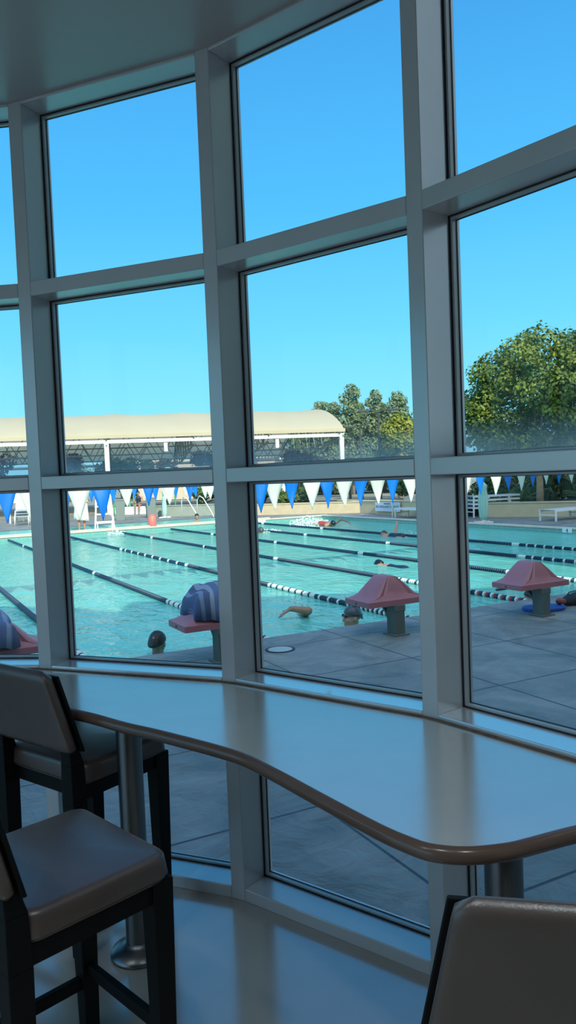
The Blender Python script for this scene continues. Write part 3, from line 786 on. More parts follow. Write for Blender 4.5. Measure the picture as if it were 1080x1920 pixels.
# ------------------------------------------------------------------ vegetation
def leaves(b, c, r, n, size, squash=.9, shell=.55, up=.4):
    c = Vector(c)
    for _ in range(n):
        d = Vector((rnd.gauss(0, 1), rnd.gauss(0, 1), rnd.gauss(0, 1)))
        if d.length < 1e-3: continue
        d.normalize(); rr = r*(shell+(1-shell)*rnd.random()**.6)*(1+rnd.uniform(-.08, .12))
        p = c+Vector((d.x*rr, d.y*rr, d.z*rr*squash))
        nn = (d+Vector((rnd.gauss(0, .5), rnd.gauss(0, .5), rnd.gauss(0, .5)+up))).normalized()
        t = nn.cross(Vector((rnd.gauss(0, 1), rnd.gauss(0, 1), rnd.gauss(0, 1)))).normalized(); s_ = nn.cross(t)
        L_ = size*rnd.uniform(.6, 1.3); w = L_*.3
        b.add([p-t*L_*.5, p+s_*w-nn*w*.3, p+t*L_*.5-nn*L_*.1, p-s_*w-nn*w*.3], [(0, 1, 2, 3)])

def tree(name, label, cat, base, blobs, nleaf, size, m, bark='bark', tr=.12, group=None, split=None, squash=.9):
    """blobs are (x, y, z, r) relative to the base"""
    t = thing(name, label, cat, base, 0, group)
    b = MB(); tot = sum(k[3]**2 for k in blobs)
    for x, y, z, r in blobs: leaves(b, (x, y, z), r, int(nleaf*r*r/tot), size, squash)
    b.build('foliage', M[m], t)
    b = MB(); zt = sum(k[2] for k in blobs)/len(blobs)
    if split is None: split = zt*.45
    b.tube([(0, 0, -.05), (.02, .01, split*.5), (-.02, .02, split)], [tr*1.15, tr, tr*.85], 10)
    for x, y, z, r in blobs[:9]: b.tube([(-.02, .02, split*.9), (x*.5, y*.5, (split+z)*.52), (x*.9, y*.9, z)], [tr*.6, tr*.35, tr*.12], 6)
    b.build('trunk', M[bark], t, True)
    return t
# big tree on the right
bl = []
for k in range(46):
    q = rnd.uniform(0, 2*PI); ph = math.asin(rnd.uniform(-.75, 1)); f = rnd.uniform(.62, .86)
    bl.append((2.75*f*math.cos(q)*math.cos(ph)+.15, 2.6*f*math.sin(q)*math.cos(ph), 3.75+2.55*f*math.sin(ph), rnd.uniform(.5, .85)))
bl += [(-2.35, -.3, 2.75, .75), (-2.5, 0, 3.5, .7), (-1.8, -.9, 2.3, .7), (-.6, -1.2, 2.2, .7), (.8, -1.2, 2.1, .7), (2.2, -.6, 2.4, .8), (.1, -.3, 5.75, .8), (-.9, -.6, 5.4, .7), (-1.7, -.8, 4.6, .7), (-2.1, -.5, 3.6, .75), (1.2, -.5, 5.5, .8), (0, 0, 4, 1.6), (-1.3, 0, 3.2, 1.2), (1.4, 0, 3.4, 1.4)]
tree('broadleaf_tree', 'big bushy green tree with yellow lit crown at the right behind the low wall', 'tree', (9.22, 28.25, .40), bl, 30000, .155, 'leaf_big', tr=.125, split=1.5)
# pines behind the canopy
def pine(px, Y, top, w, label, m='leaf_pine', n=7500):
    h = top; bl = []
    for k in range(20):
        f = k/19; z = h*(.16+.78*f); r = w*(1.05-.55*f)
        q = k*2.4+rnd.uniform(-.4, .4); d = w*(.75-.5*f)
        bl.append((d*math.cos(q), d*math.sin(q), z, max(.42, r*rnd.uniform(.6, .85))))
    tree('pine_tree', label, 'tree', (px, Y, 0), bl, n, .27, m, 'bark_grey', tr=.16, group='pines beyond the shade canopy', split=h*.55)
pine(1.2, 69, 7.4, 1.2, 'dark pine showing just above the right end of the cream canopy', 'leaf_dark')
pine(3.3, 68, 8.3, 1.5, 'grey green pine directly behind the end of the cream canopy')
pine(5.75, 67, 9.6, 1.5, 'tallest grey green pine, second to the right of the canopy')
pine(7.85, 67, 9.1, 1.4, 'rounded grey green pine behind the tall light pole')
pine(9.6, 66, 8.6, 1.5, 'grey green pine at the right edge of the middle pane')
pine(7.0, 72, 6.2, 2.2, 'low wide pine behind the shorter light poles', 'leaf_dark', 3200)
pine(4.4, 73, 6.0, 2.0, 'low wide pine close behind the canopy corner', 'leaf_pine', 3000)
pine(2.1, 72, 7.0, 1.5, 'grey green pine just above the curved end of the canopy')
pine(4.5, 71, 8.5, 1.4, 'grey green pine between the canopy end and the tallest pine')
pine(6.8, 71, 8.3, 1.3, 'grey green pine between the tallest pine and the rounded one')
pine(8.8, 70, 8.0, 1.3, 'grey green pine above the left side of the yellow tree')
pine(10.8, 70, 7.0, 2.2, 'dark pine half hidden by the thick window post', 'leaf_dark', 3000)
pine(-1.5, 76, 7.9, .55, 'tiny treetop peeking over the middle of the cream canopy', 'leaf_dark', 900)
tree('yellow_leafed_tree', 'yellow green round tree at the right of the middle pane', 'tree', (7.35, 50, 0),
     [(0, 0, 4.9, .75), (-.6, -.3, 4.4, .7), (.6, 0, 4.5, .8), (-.3, -.4, 3.7, .8), (.7, -.1, 3.6, .8), (1.1, .3, 4.2, .8), (.1, .3, 3.0, .8)], 4200, .26, 'leaf_yellow', tr=.13, split=2.0)
for k, (x, y, r_, lb) in enumerate(((-24, 84, 3.0, 'distant tree far behind the left end of the canopy'), (-17, 86, 2.6, 'distant tree behind the canopy left of the white post'), (-10, 85, 2.8, 'distant tree behind the canopy right of the white post'),
        (-3, 86, 2.6, 'distant tree behind the pergola'), (3.5, 82, 2.8, 'distant tree behind the canopy corner'), (8.5, 80, 2.8, 'distant tree filling the gap behind the light poles'), (13.5, 80, 3.0, 'distant tree behind the thick right window post'), (20, 60, 3.0, 'distant tree low behind the big right tree'), (26, 58, 3.0, 'distant tree at the far right edge'))):
    tree('distant_tree', lb, 'tree', (x, y, 0), [(rnd.uniform(-1.6, 1.6), rnd.uniform(-1, 1), rnd.uniform(1.0, 2.0)+.25*q, r_*rnd.uniform(.5, .75)) for q in range(8)], 4200, .45, 'leaf_dark' if k % 2 else 'leaf_pine', 'bark_grey', tr=.2, group='distant trees on the horizon', split=1.2)
tree('shrub_tree', 'dark green bushy tree under the yellow tree', 'tree', (7.7, 53, 0), [(-.8, 0, 2.6, .9), (.3, -.2, 2.4, 1.0), (1.2, 0, 2.8, 1), (0, 0, 3.4, .8)], 3000, .25, 'leaf_dark', split=1.2)
# plants beneath and behind the canopy
def bush(name, label, x, y, z, rx, rz, m, n=1500, size=.22):
    bl = [(rnd.uniform(-.75, .75)*rx, rnd.uniform(-.5, .5)*rx, z+rnd.uniform(-.6, .6)*rz, rnd.uniform(.38, .6)*min(rx, rz)*1.25) for _ in range(9)]
    tree(name, label, 'tree', (x, y, 0), bl, n, size, m, 'bark_grey', tr=.09, group='plants beyond the pools', split=max(.5, z*.5))
bush('plum_tree', 'purple leafed tree beneath the canopy beside the upper middle post', -5.6, 52, 2.9, 1.25, .85, 'leaf_purple', 2000)
bush('plum_tree', 'purple leafed tree beneath the canopy left of the white post', -14.3, 50, 3.0, 1.3, .8, 'leaf_purple', 1700)
bush('plum_tree', 'purple leafed tree beneath the right end of the canopy', 1.2, 54, 2.8, 1.6, .7, 'leaf_purple', 2000)
bush('plum_tree', 'purple leafed tree at the far left edge beneath the canopy', -18.6, 49, 3.0, 1.3, .9, 'leaf_purple', 1700)
bush('bright_shrub', 'bright yellow green shrub between the canopy posts', -10.3, 57, 2.7, .8, 1.0, 'leaf_yellow', 1300)
bush('rust_shrub', 'rust coloured shrub right of the bright yellow one', -8.9, 57, 2.6, .75, .8, 'leaf_rust', 1100)
bush('green_shrub', 'mid green shrub just right of the white canopy post', -12.2, 57, 2.7, 1.3, .85, 'leaf_shrub', 1700)
bush('green_shrub', 'grey green shrub just left of the white canopy post', -13.6, 58, 2.5, .8, .9, 'leaf_pine', 1000)
bush('green_shrub', 'grey green shrub at the far left edge', -21, 53, 2.2, 1.5, .9, 'leaf_pine', 1500)
bush('green_shrub', 'green tree mass beyond the right end of the canopy', 4.9, 60, 2.6, 2.2, 1.5, 'leaf_pine', 3000)
bush('green_shrub', 'low green planting over the middle of the tan wall', .2, 39.6, .9, 1.4, .5, 'leaf_shrub', 1400)
bush('green_shrub', 'low green planting behind the left part of the tan wall', -1.2, 40.5, 1.0, .8, .5, 'leaf_shrub', 900)
bush('green_shrub', 'low dark planting over the shaded grey wall at left', -4.6, 40.3, .95, 1.7, .5, 'leaf_dark', 1600)
bush('green_shrub', 'dark shrub over the wall with the notice board', 5.9, 32.4, 1.1, 1.5, .7, 'leaf_dark', 2000)
bush('green_shrub', 'dark shrub behind the low right wall left of the tree trunk', 10.0, 30.5, 1.05, .9, .6, 'leaf_dark', 2200)
bush('green_shrub', 'dark shrub behind the low right wall right of the tree trunk', 12.6, 28.6, 1.15, 1.5, .75, 'leaf_dark', 2400)
bush('green_shrub', 'wide dark shrub mass behind the big tree trunk', 10.2, 31.6, 1.25, 2.4, .9, 'leaf_dark', 3800)
bush('green_shrub', 'dark shrub between the notice board wall and the right wall', 9.6, 34.6, 1.2, 1.8, .9, 'leaf_dark', 2600)
bush('green_shrub', 'dark shrub at the far right edge behind the sun lounger', 14.2, 31.0, 1.3, 1.8, .9, 'leaf_dark', 2600)
def palm(label, x, y, z, n, L_):
    t = thing('palm_plant', label, 'plant', (x, y, z), 0, 'spiky plants in the right planter')
    for k in range(n):
        q = rnd.uniform(0, 2*PI); el = rnd.uniform(.5, 1.35); b = MB(); pts = []
        for s_ in range(7):
            f = s_/6; e = el-f*f*1.1
            pts.append(Vector((math.cos(q)*L_*f*math.cos(el*.8), math.sin(q)*L_*f*math.cos(el*.8), L_*(math.sin(el)*f-.42*f*f))))
        side = Vector((-math.sin(q), math.cos(q), 0))
        for s_ in range(1, 14):
            f = s_/14; p = pts[int(f*6)].lerp(pts[min(6, int(f*6)+1)], f*6-int(f*6))
            d = Vector((math.cos(q), math.sin(q), .2))
            for sg in (-1, 1):
                e = p+side*sg*L_*.22*(1-f*.6)+d*L_*.14+Vector((0, 0, -.05))
                b.add([p-d*.015, e, p+d*.03], [(0, 1, 2)])
        b.tube(pts, [.012]*6+[.004], 5)
        b.build('frond', M['leaf_palm'], t)
palm('spiky palm plant left of the pale trunk behind the right wall', 8.75, 29.0, .42, 16, 1.0)
palm('spiky palm plant right of the pale trunk behind the right wall', 11.0, 28.0, .42, 18, 1.2)
# ------------------------------------------------------------------ shade canopy
def canopy():
    C0 = Vector((3.55, 46.5, 0)); ux = Vector((-.978, -.208, 0)); uy = Vector((-.208, .978, 0))
    t = thing('shade_canopy', 'long cream barrel vaulted shade canopy on white posts', 'canopy', tuple(C0), math.atan2(-ux.y, -ux.x)+PI)
    LEN, W, ze, rise = 27.0, 18.0, 4.33, 2.25; TL = .95   # the far eave sits lower
    nu, nv = 72, 22; vs = []; fs = []
    for i in range(nu+1):
        x = LEN*i/nu
        for j in range(nv+1):
            q = PI*j/nv; y = W/2-W/2*math.cos(q)
            sc = .10*abs(math.sin(PI*x/4.5))*math.sin(q)
            vs.append((x, -y, ze+rise*math.sin(q)**1.7-sc+.12-TL*y/W))
    for i in range(nu):
        for j in range(nv):
            a = i*(nv+1)+j; fs.append((a, a+1, a+nv+2, a+nv+1))
    # local frame: x runs left along the eave, -y runs away from the camera
    b = MB(); b.add(vs, fs); b.build('roof', M['canopy'], t, 'auto')
    b = MB(); b.box((LEN/2, .04, ze+.06), (LEN+.1, .14, .2)); b.build('eave_trim', M['canopy'], t)
    b = MB(); b.box((LEN/2, -.12, ze-.22), (LEN, .16, .2)); b.build('eave_beam', M['white'], t)
    MB().box((LEN/2, -W+.12, ze-.22-TL), (LEN, .16, .2)).build('eave_beam', M['white'], t)
    b = MB(); b.bar((.05, 0, ze-.28), (.05, -W, ze-.28-TL), .12, .14); b.build('end_beam', M['truss'], t)
    for x in (.15, 13.9, LEN-.2):
        for y in (-.14, -W+.14):
            zp = ze-.3-(TL if y < -1 else 0); MB().box((x, y, zp/2), (.26 if y > -1 else .3, .26, zp)).build('post', M['white'], t, bevel=.02)
    for x in (.3, 4.6, 9.0, 13.9, 18, 22.5):
        b = MB(); n = 9
        lo = lambda f: ze-.75+.3*abs(2*f-1)-TL*f
        hi = lambda f: ze-.05+rise*.9*(1-(2*f-1)**2)-TL*f
        for k in range(n):
            f0, f1 = k/n, (k+1)/n
            b.bar((x, -W*f0, lo(f0)), (x, -W*f1, lo(f1)), .09); b.bar((x, -W*f0, hi(f0)-.1), (x, -W*f1, hi(f1)-.1), .09)
            b.bar((x, -W*f0, lo(f0)), (x, -W*(f0+f1)/2, hi((f0+f1)/2)-.1), .06); b.bar((x, -W*(f0+f1)/2, hi((f0+f1)/2)-.1), (x, -W*f1, lo(f1)), .06)
        b.build('truss', M['truss'], t)
    for y in (-4.5, -9, -13.5):
        b = MB(); zl = ze-.6+TL*y/W
        b.bar((0, y, zl), (LEN, y, zl), .08); b.bar((0, y, zl+1.3), (LEN, y, zl+1.3), .08)
        for k in range(18): b.bar((1.5*k, y, zl), (1.5*k+.75, y, zl+1.3), .05); b.bar((1.5*k+.75, y, zl+1.3), (1.5*k+1.5, y, zl), .05)
        b.build('truss', M['truss'], t)
    for x in (4.1, 10.6): MB().box((x, -.1, ze-.62), (.2, .2, .5)).build('lamp_housing', M['white'], t)
canopy()
# white pergola and low white building far behind
t = thing('pergola', 'white pergola far behind the right end of the canopy', 'pergola', (-1.4, 63, 0), .1)
for x in (-1.0, 1.1): MB().box((x, 0, 1.55), (.16, .16, 3.1)).build('post', M['white'], t)
MB().box((.05, 0, 3.2), (2.6, .18, .2)).box((.05, .9, 3.2), (2.6, .18, .2)).build('beam', M['white'], t)
for k in range(9): MB().box((-1.05+.27*k, .45, 3.36), (.08, 1.5, .14)).build('slat', M['white'], t)
t = thing('far_building', 'low white building far behind the plants under the canopy', 'building', (-6, 75, 0), .05)
MB().box((0, 0, 2.1), (16, 5, 4.2)).build('wall', M['ext'], t)
MB().box((0, 0, 4.3), (16.6, 5.6, .25)).build('roof', M['white'], t)
for x in (-5, -1.7, 1.6, 5): MB().box((x, -2.52, 2.3), (1.6, .06, 1.5)).build('window', M['goggle'], t)
# light poles
def lightpole(label, x, y, h, arms):
    t = thing('light_pole', label, 'light pole', (x, y, 0), 0, 'light poles right of the canopy')
    MB().tube([(0, 0, 0), (0, 0, h)], [.09, .06], 10).build('pole', M['pole'], t, True)
    for dx, dz in arms:
        am = MB().tube([(0, 0, h-.25), (dx*.35, 0, h+dz), (dx*.7, 0, h+dz)], .045, 8).build('arm', M['pole'], t, True)
        MB().box((dx, 0, h+dz), (abs(dx)*.8, .3, .12)).build('lamp_head', M['pole'], am, bevel=.02)
lightpole('short dark light pole with two heads right of the canopy corner', 4.85, 50, 4.85, ((-.75, -.1), (.5, .1)))
lightpole('tall light pole with long arms before the pines', 6.3, 52, 5.95, ((-.95, -.05), (1.0, -.02)))
lightpole('thin light pole nearest the canopy corner', 4.4, 54, 4.0, ((.35, .1),))
# spray hoops
for x, y, lb in ((-9.1, 43, 'left green spray hoop of the overlapping pair beyond the pools'), (-8.3, 43.4, 'right green spray hoop of the overlapping pair beyond the pools'), (-6.6, 43.2, 'single green spray hoop right of the overlapping pair')):
    t = thing('spray_hoop', lb, 'play hoop', (x, y, 0), .1, 'green spray hoops'); r_ = .55 if x < -7 else .33; zt = 2.25 if x < -7 else 2.5
    pts = [(-r_, 0, 0)]+[(-r_*math.cos(PI*k/16), 0, zt-.45+.45*math.sin(PI*k/16)) for k in range(17)]+[(r_, 0, 0)]
    MB().tube(pts, .045, 10).build('hoop', M['green_hoop'], t, True)
    MB().lathe([(.09, 0), (.09, .02)], 12, (-r_, 0, 0)).lathe([(.09, 0), (.09, .02)], 12, (r_, 0, 0)).build('foot_plate', M['steel'], t)

# ------------------------------------------------------------------ far deck furniture
def closed_umbrella(label, x, y, h, r, base=True):
    t = thing('closed_umbrella', label, 'umbrella', (x, y, -.01), 0, 'closed umbrellas on the far deck')
    MB().tube([(0, 0, 0), (0, 0, h)], .022, 8).build('pole', M['white'], t, True)
    b = MB(); n = 32; rows = ((.62, .02), (.85, .10), (1, .35), (.95, .6), (.72, .82), (.9, .9), (.35, .97), (.1, 1.0)); vs = []; fs = []
    for f, z in rows:
        for j in range(n):
            q = 2*PI*j/n; rr = r*f*(1+.22*math.cos(q*8)); vs.append((rr*math.cos(q), rr*math.sin(q), .08+(h-.08)*z))
    for k in range(len(rows)-1):
        for j in range(n): fs.append((k*n+j, k*n+(j+1) % n, (k+1)*n+(j+1) % n, (k+1)*n+j))
    fs.append(tuple(reversed(range(n)))); fs.append(tuple((len(rows)-1)*n+j for j in range(n)))
    b.add(vs, fs); b.build('canvas', M['umb'], t, True)
    b = MB()
    for k in range(4): q = PI/4+k*PI/2; b.bar((0, 0, .03), (.34*math.cos(q), .34*math.sin(q), .02), .06, .05)
    b.lathe([(.06, 0), (.06, .12)], 14); b.build('base', M['white'], t)
closed_umbrella('pale teal closed umbrella at the pool edge left of the right wall', 6.4, 25.3, 1.35, .14)
closed_umbrella('thin closed umbrella before the shaded grey wall at left', -6.0, 37.6, 1.05, .10)
def lounger(label, x, y, rz, group=None, z=0):
    t = thing('sun_lounger', label, 'sun lounger', (x, y, z-.012), rz, group)
    L_, W_, H_ = 1.9, .62, .37
    for sy in (-1, 1): MB().bar((0, sy*W_/2, H_-.03), (L_, sy*W_/2, H_-.03), .04, .06).build('side_rail', M['white'], t)
    for x_ in (.03, L_-.35):
        for sy in (-1, 1): MB().bar((x_, sy*W_/2, 0), (x_+(.0 if x_ < 1 else -.12), sy*W_/2, H_-.05), .045).build('leg', M['white'], t)
    MB().bar((.03, -W_/2, .2), (.03, W_/2, .2), .03).bar((L_-.4, -W_/2, .2), (L_-.4, W_/2, .2), .03).build('crossbar', M['white'], t)
    MB().box((L_/2, 0, H_-.005), (L_, W_-.03, .02)).build('sling', M['sling'], t)
    return t
lounger('flat white sun lounger on the far deck before the low right wall', 8.33, 24.82, math.atan2(.52, .85))
lounger('white sun lounger by the wall with the notice board, half hidden by the window post', P(17.95, 24.85).x, P(17.95, 24.85).y, math.atan2(-.887, .462), z=0)
for k in range(4):
    lounger(('lowest', 'second', 'third', 'topmost')[k]+' white lounger in the stack behind the closed umbrella', 6.65, 28.4-.02*k, .25, 'stacked white loungers on the far deck', z=.14*k)
# stacked sling chairs at the left edge
for k in range(3):
    t = thing('sling_chair', ('lowest', 'middle', 'topmost')[k]+' grey sling chair in the stack at the far left', 'chair', (-12.25+.02*k, 35.6, -.012+.13*k), .2, 'stacked sling chairs at the far left')
    for sx in (-1, 1):
        MB().tube([(sx*.3, -.25, 0), (sx*.3, -.27, .42), (sx*.3, .2, .44), (sx*.3, .38, .95)], .018, 6).build('side_frame', M['white'], t, True)
        MB().tube([(sx*.3, .3, 0), (sx*.3, .2, .44)], .018, 6).build('leg', M['white'], t, True)
    MB().box((0, -.03, .43), (.58, .48, .02)).build('seat', M['sling'], t)
    MB().bar((0, .21, .46), (0, .38, .95), .58, .02).build('backrest', M['sling'], t)
# white cabana roof behind the chairs
t = thing('cabana', 'white square cabana top behind the stacked chairs at far left', 'cabana', (-12.6, 38.6, 0))
b = MB(); b.hexa([(-1.0, -1.0, 1.0), (1.0, -1.0, 1.0), (1.0, 1.0, 1.0), (-1.0, 1.0, 1.0)], [(-.5, -.5, 1.75), (.5, -.5, 1.75), (.5, .5, 1.75), (-.5, .5, 1.75)]); b.build('roof', M['towel_white'], t)
for sx in (-1, 1):
    for sy in (-1, 1): MB().box((sx*.94, sy*.94, .5), (.06, .06, 1.0)).build('post', M['white'], t)
def bin_(label, x, y, h):
    t = thing('deck_bin', label, 'bin', (x, y, -.02), .2, 'grey bins on the far deck')
    MB().hexa([(-.2, -.2, 0), (.2, -.2, 0), (.2, .2, 0), (-.2, .2, 0)], [(-.24, -.24, h), (.24, -.24, h), (.24, .24, h), (-.24, .24, h)]).build('body', M['grey_bin'], t, bevel=.02)
    MB().box((0, 0, h+.03), (.52, .52, .07)).build('lid', M['grey_bin'], t, bevel=.02)
bin_('tall grey bin on the far deck right of the white lifeguard chair', -8.0, 36.9, .95)
bin_('tall grey bin on the far deck left of the person in the white towel', -11.2, 36.4, 1.0)
bin_('grey bin on the far deck at the left end of the shaded grey wall', -6.75, 38.2, .95)
# lifeguard chair
t = thing('lifeguard_chair', 'white tall lifeguard chair at the far pool edge behind the blue pennant', 'chair', (-7.2, 30.25, -.012), .25)
for sx in (-1, 1):
    for sy in (-1, 1): MB().bar((sx*.36, sy*.34, 0), (sx*.27, sy*.25, 1.25), .06).build('leg', M['white'], t)
    MB().bar((sx*.28, -.3, 1.55), (sx*.28, .26, 1.55), .05).build('armrest', M['white'], t)
MB().box((0, -.02, 1.28), (.62, .58, .05)).build('seat', M['white'], t)
MB().box((0, .27, 1.62), (.58, .04, .6)).build('backrest', M['white'], t)
for z in (.3, .6, .9): MB().bar((-.34, -.32+.05*z, z), (.34, -.32+.05*z, z), .05).build('rung', M['white'], t)
MB().box((0, -.5, .28), (.62, .3, .04)).bar((-.27, -.62, 0), (-.27, -.62, .27), .04).bar((.27, -.62, 0), (.27, -.62, .27), .04).build('footstep', M['white'], t)
# red jug and pool handrail
t = thing('red_jug', 'salmon red jug with lid standing on the far deck', 'jug', tuple(P(9.35, 29.62, -.012)))
MB().lathe([(.15, 0), (.16, .04), (.16, .36), (.13, .42)], 20).build('body', M['jug'], t, 'auto'); MB().lathe([(.13, .42), (.13, .47), (.05, .49)], 20).build('lid', M['jug'], t, 'auto')
t = thing('pool_handrail', 'pair of curved metal handrails at the second pool before the shaded grey wall', 'handrail', (-4.9, 36.3, 0), .3)
for dx in (0, .75): MB().tube([(dx, .5, 0), (dx, .45, .8), (dx+.08, .25, 1.0), (dx+.2, 0, .9), (dx+.5, -.5, .2), (dx+.55, -.6, 0)], .025, 8).build('rail', M['white'], t, True)

# ------------------------------------------------------------------ people
def vox(o, s_, sm=6):
    r = o.modifiers.new('surface', 'REMESH'); r.mode = 'VOXEL'; r.voxel_size = s_; r.use_smooth_shade = True
    m = o.modifiers.new('soften', 'SMOOTH'); m.factor = .5; m.iterations = sm
    return o
def head_shape(b, R=None, T=Vector((0, 0, 0)), k=1.0):
    """+y is the face, z up, centre of the skull at the origin"""
    R = R or Matrix.Identity(3)
    def e(c, r): b.ball(T+R @ (Vector(c)*k), tuple(q*k for q in r), 16, 10, R)
    e((0, -.012, .02), (.077, .098, .088)); e((0, .03, -.035), (.066, .068, .078)); e((0, .05, -.098), (.042, .042, .030))
    e((0, .012, -.08), (.056, .06, .05)); e((0, .100, -.03), (.014, .02, .026)); e((0, .112, -.045), (.018, .017, .012))
    e((0, .088, .005), (.05, .018, .012)); e((0, .094, -.078), (.024, .012, .007)); e((0, .092, -.088), (.02, .012, .007))
    for sx in (-1, 1): e((sx*.079, -.005, -.02), (.012, .022, .032)); e((sx*.036, .072, -.04), (.024, .024, .022))
def cap_mesh(b, R, T, k, low=-.01, back=0, grow=1.07):
    n = 24; vs = []; fs = []
    for i in range(11):
        p = PI/2*(1-i/10)
        for j in range(n):
            q = 2*PI*j/n; f = math.sin(q)
            z = .09*math.sin(p)
            tilt = (1-math.sin(p))*(-.055*(f < 0)*abs(f)+.03*(f > 0)*f)
            v = Vector((.079*grow*math.cos(p)*math.cos(q), -.012+.1*grow*math.cos(p)*math.sin(q), .02+z*grow+tilt+low*(1-math.sin(p))))
            vs.append(T+R @ (v*k))
    for i in range(10):
        for j in range(n): fs.append((i*n+j, (i+1)*n+j, (i+1)*n+(j+1) % n, i*n+(j+1) % n))
    b.add(vs, fs)
def hand(b, w, d, nrm_, k=1.0):
    """palm and five fingers from wrist w, pointing along d, palm normal nrm_"""
    w = Vector(w); d = Vector(d).normalized(); nn = Vector(nrm_); nn = (nn-d*nn.dot(d)).normalized(); s_ = d.cross(nn)
    for q in (-.028, -.009, .010, .028): b.capsule(w+s_*q*k*.7, w+d*.085*k+s_*q*k, .016*k, .013*k, 8)
    for q, L_ in ((-.030, .058), (-.010, .074), (.011, .078), (.031, .066)):
        a = w+d*.088*k+s_*q*k; m = a+d*L_*.55*k+s_*q*.15*k-nn*.006*k; e = m+d*L_*.45*k-nn*.016*k
        b.capsule(a, m, .0105*k, .0095*k, 8); b.capsule(m, e, .0095*k, .008*k, 8)
    a = w+d*.02*k+s_*.03*k; m = a+d*.038*k+s_*.030*k; b.capsule(a, m, .013*k, .011*k, 8); b.capsule(m, m+d*.032*k+s_*.008*k, .011*k, .009*k, 8)

def wall_swimmer(label, pos, face, cap, goggles, pitch=0, skin='skin', hair=None, kk=1.0):
    rz = math.atan2(face[1], face[0])-PI/2
    t = thing('person', label, 'person', pos, rz, 'swimmers in the lap pool')
    R = Matrix.Rotation(pitch, 3, 'X'); b = MB(); Z = Vector((0, 0, 0))
    head_shape(b, R, Z, kk)
    b.capsule((0, -.02, -.08), (0, -.02, -.20), .055, .06)
    b.chain([(-.19, -.03, -.25), (0, -.03, -.21), (.19, -.03, -.25)], [.062, .085, .062])
    b.chain([(0, -.02, -.28), (0, -.03, -.50), (0, -.02, -.72)], [.15, .125, .145])
    for sx in (-1, 1):
        b.chain([(sx*.20, -.03, -.26), (sx*.28, .06, -.50), (sx*.16, .22, -.52)], [.055, .043, .032])
        hand(b, (sx*.16, .22, -.52), (-sx*.3, 1, .1), (0, 0, 1), .95)
        b.chain([(sx*.09, -.02, -.76), (sx*.10, .06, -1.05), (sx*.09, -.02, -1.3)], [.085, .06, .04])
    vox(b.build('body', M[skin], t, True), .009, 5)
    if cap:
        b = MB(); cap_mesh(b, R, Z, kk, low=-.012); o = b.build('swim_cap' if not hair else 'hair', M[cap], t, True)
        so = o.modifiers.new('t', 'SOLIDIFY'); so.thickness = .004; so.offset = 1
    if goggles:
        g = MB()
        for sx in (-1, 1): g.ball(R @ (Vector((sx*.034, .097, -.004+goggles))*kk), (.027*kk, .016*kk, .019*kk), 14, 9, R)
        g.tube([R @ (Vector((.088*math.cos(q), -.01+.108*math.sin(q), .004+goggles*.8))*kk) for q in [PI*2*i/28 for i in range(29)]], .005, 6, cap=False)
        g.build('goggles', M['goggle'], t, True)
    return t
wall_swimmer('person in grey swim cap and goggles resting at the wall under the middle block', (.752, 9.60, .0), (-.95, -.28), 'cap_grey', .012, 0, 'skin', None, 1.12)
wall_swimmer('person with dark wet hair at the pool wall, left of the towelled block', (-1.50, 8.47, .005), (.25, .95), 'hair', 0, -.1, 'skin_tan', True, 1.1)
wall_swimmer('person with dark hair low in the water beneath the rightmost block', (3.36, 10.75, -.06), (-.9, .2), 'hair', 0, 0, 'skin', True, 1.1)
wall_swimmer('person in the second pool beyond, only head and shoulders above water', (-4.03, 34.1, .16), (.2, -1), 'hair', 0, 0, 'skin_tan', True, 1.1)

def prone(label, pos, heading, cap, arms, skin='skin', suit=None, headpitch=-.9, roll=0, group='swimmers in the lap pool', sink=0, ak=1):
    """swimmer lying face down: local +y is the swimming direction, water at z = 0"""
    rz = math.atan2(heading[1], heading[0])-PI/2
    t = thing('person', label, 'person', pos, rz, group)
    b = MB(); R = Matrix.Rotation(headpitch, 3, 'X') @ Matrix.Rotation(roll, 3, 'Y'); T = Vector((0, 0, .02-sink))
    head_shape(b, R, T, 1.05)
    b.capsule((0, -.09, -.0-sink), (0, -.2, -.03-sink), .058, .065)
    b.chain([(-.17, -.25, -.04-sink), (0, -.24, -.02-sink), (.17, -.25, -.04-sink)], [.065, .09, .065])
    b.chain([(0, -.3, -.05-sink), (0, -.55, -.05-sink), (0, -.8, -.05-sink)], [.135, .115, .135])
    for sx in (-1, 1):
        b.chain([(sx*.09, -.85, -.06-sink), (sx*.10, -1.22, -.10-sink), (sx*.08, -1.6, -.08-sink), (sx*.08, -1.8, -.10-sink)], [.085, .06, .04, .028])
    for sh, el, wr, hd in arms:
        b.chain([sh, el, wr], [.052*ak, .042*ak, .030*ak]); hand(b, wr, hd, (0, 0, 1), .95*ak)
    vox(b.build('body', M[skin], t, True), .014, 4)
    if cap:
        b = MB(); cap_mesh(b, R, T, 1.08); o = b.build('swim_cap' if cap != 'hair' else 'hair', M[cap], t, True)
        so = o.modifiers.new('t', 'SOLIDIFY'); so.thickness = .004; so.offset = 1
    if suit:
        b = MB(); b.chain([(0, -.42, -.045-sink), (0, -.6, -.045-sink), (0, -.86, -.05-sink)], [.132, .125, .148]); vox(b.build('swimsuit', M[suit], t, True), .014, 3)
    return t
f2 = (E2.x, E2.y); b2 = (-E2.x, -E2.y)
LA = ((-.19, -.22, -.06), (-.24, .12, -.14), (-.18, .36, -.2), (.1, 1, -.1))
prone('swimmer in black cap gliding just above the middle starting block', (1.84, 15.95, -.165), f2, 'cap_black', [LA, ((.19, -.26, -.08), (.24, -.5, -.12), (.22, -.72, -.12), (0, -1, 0))], 'skin', 'suit_dark')
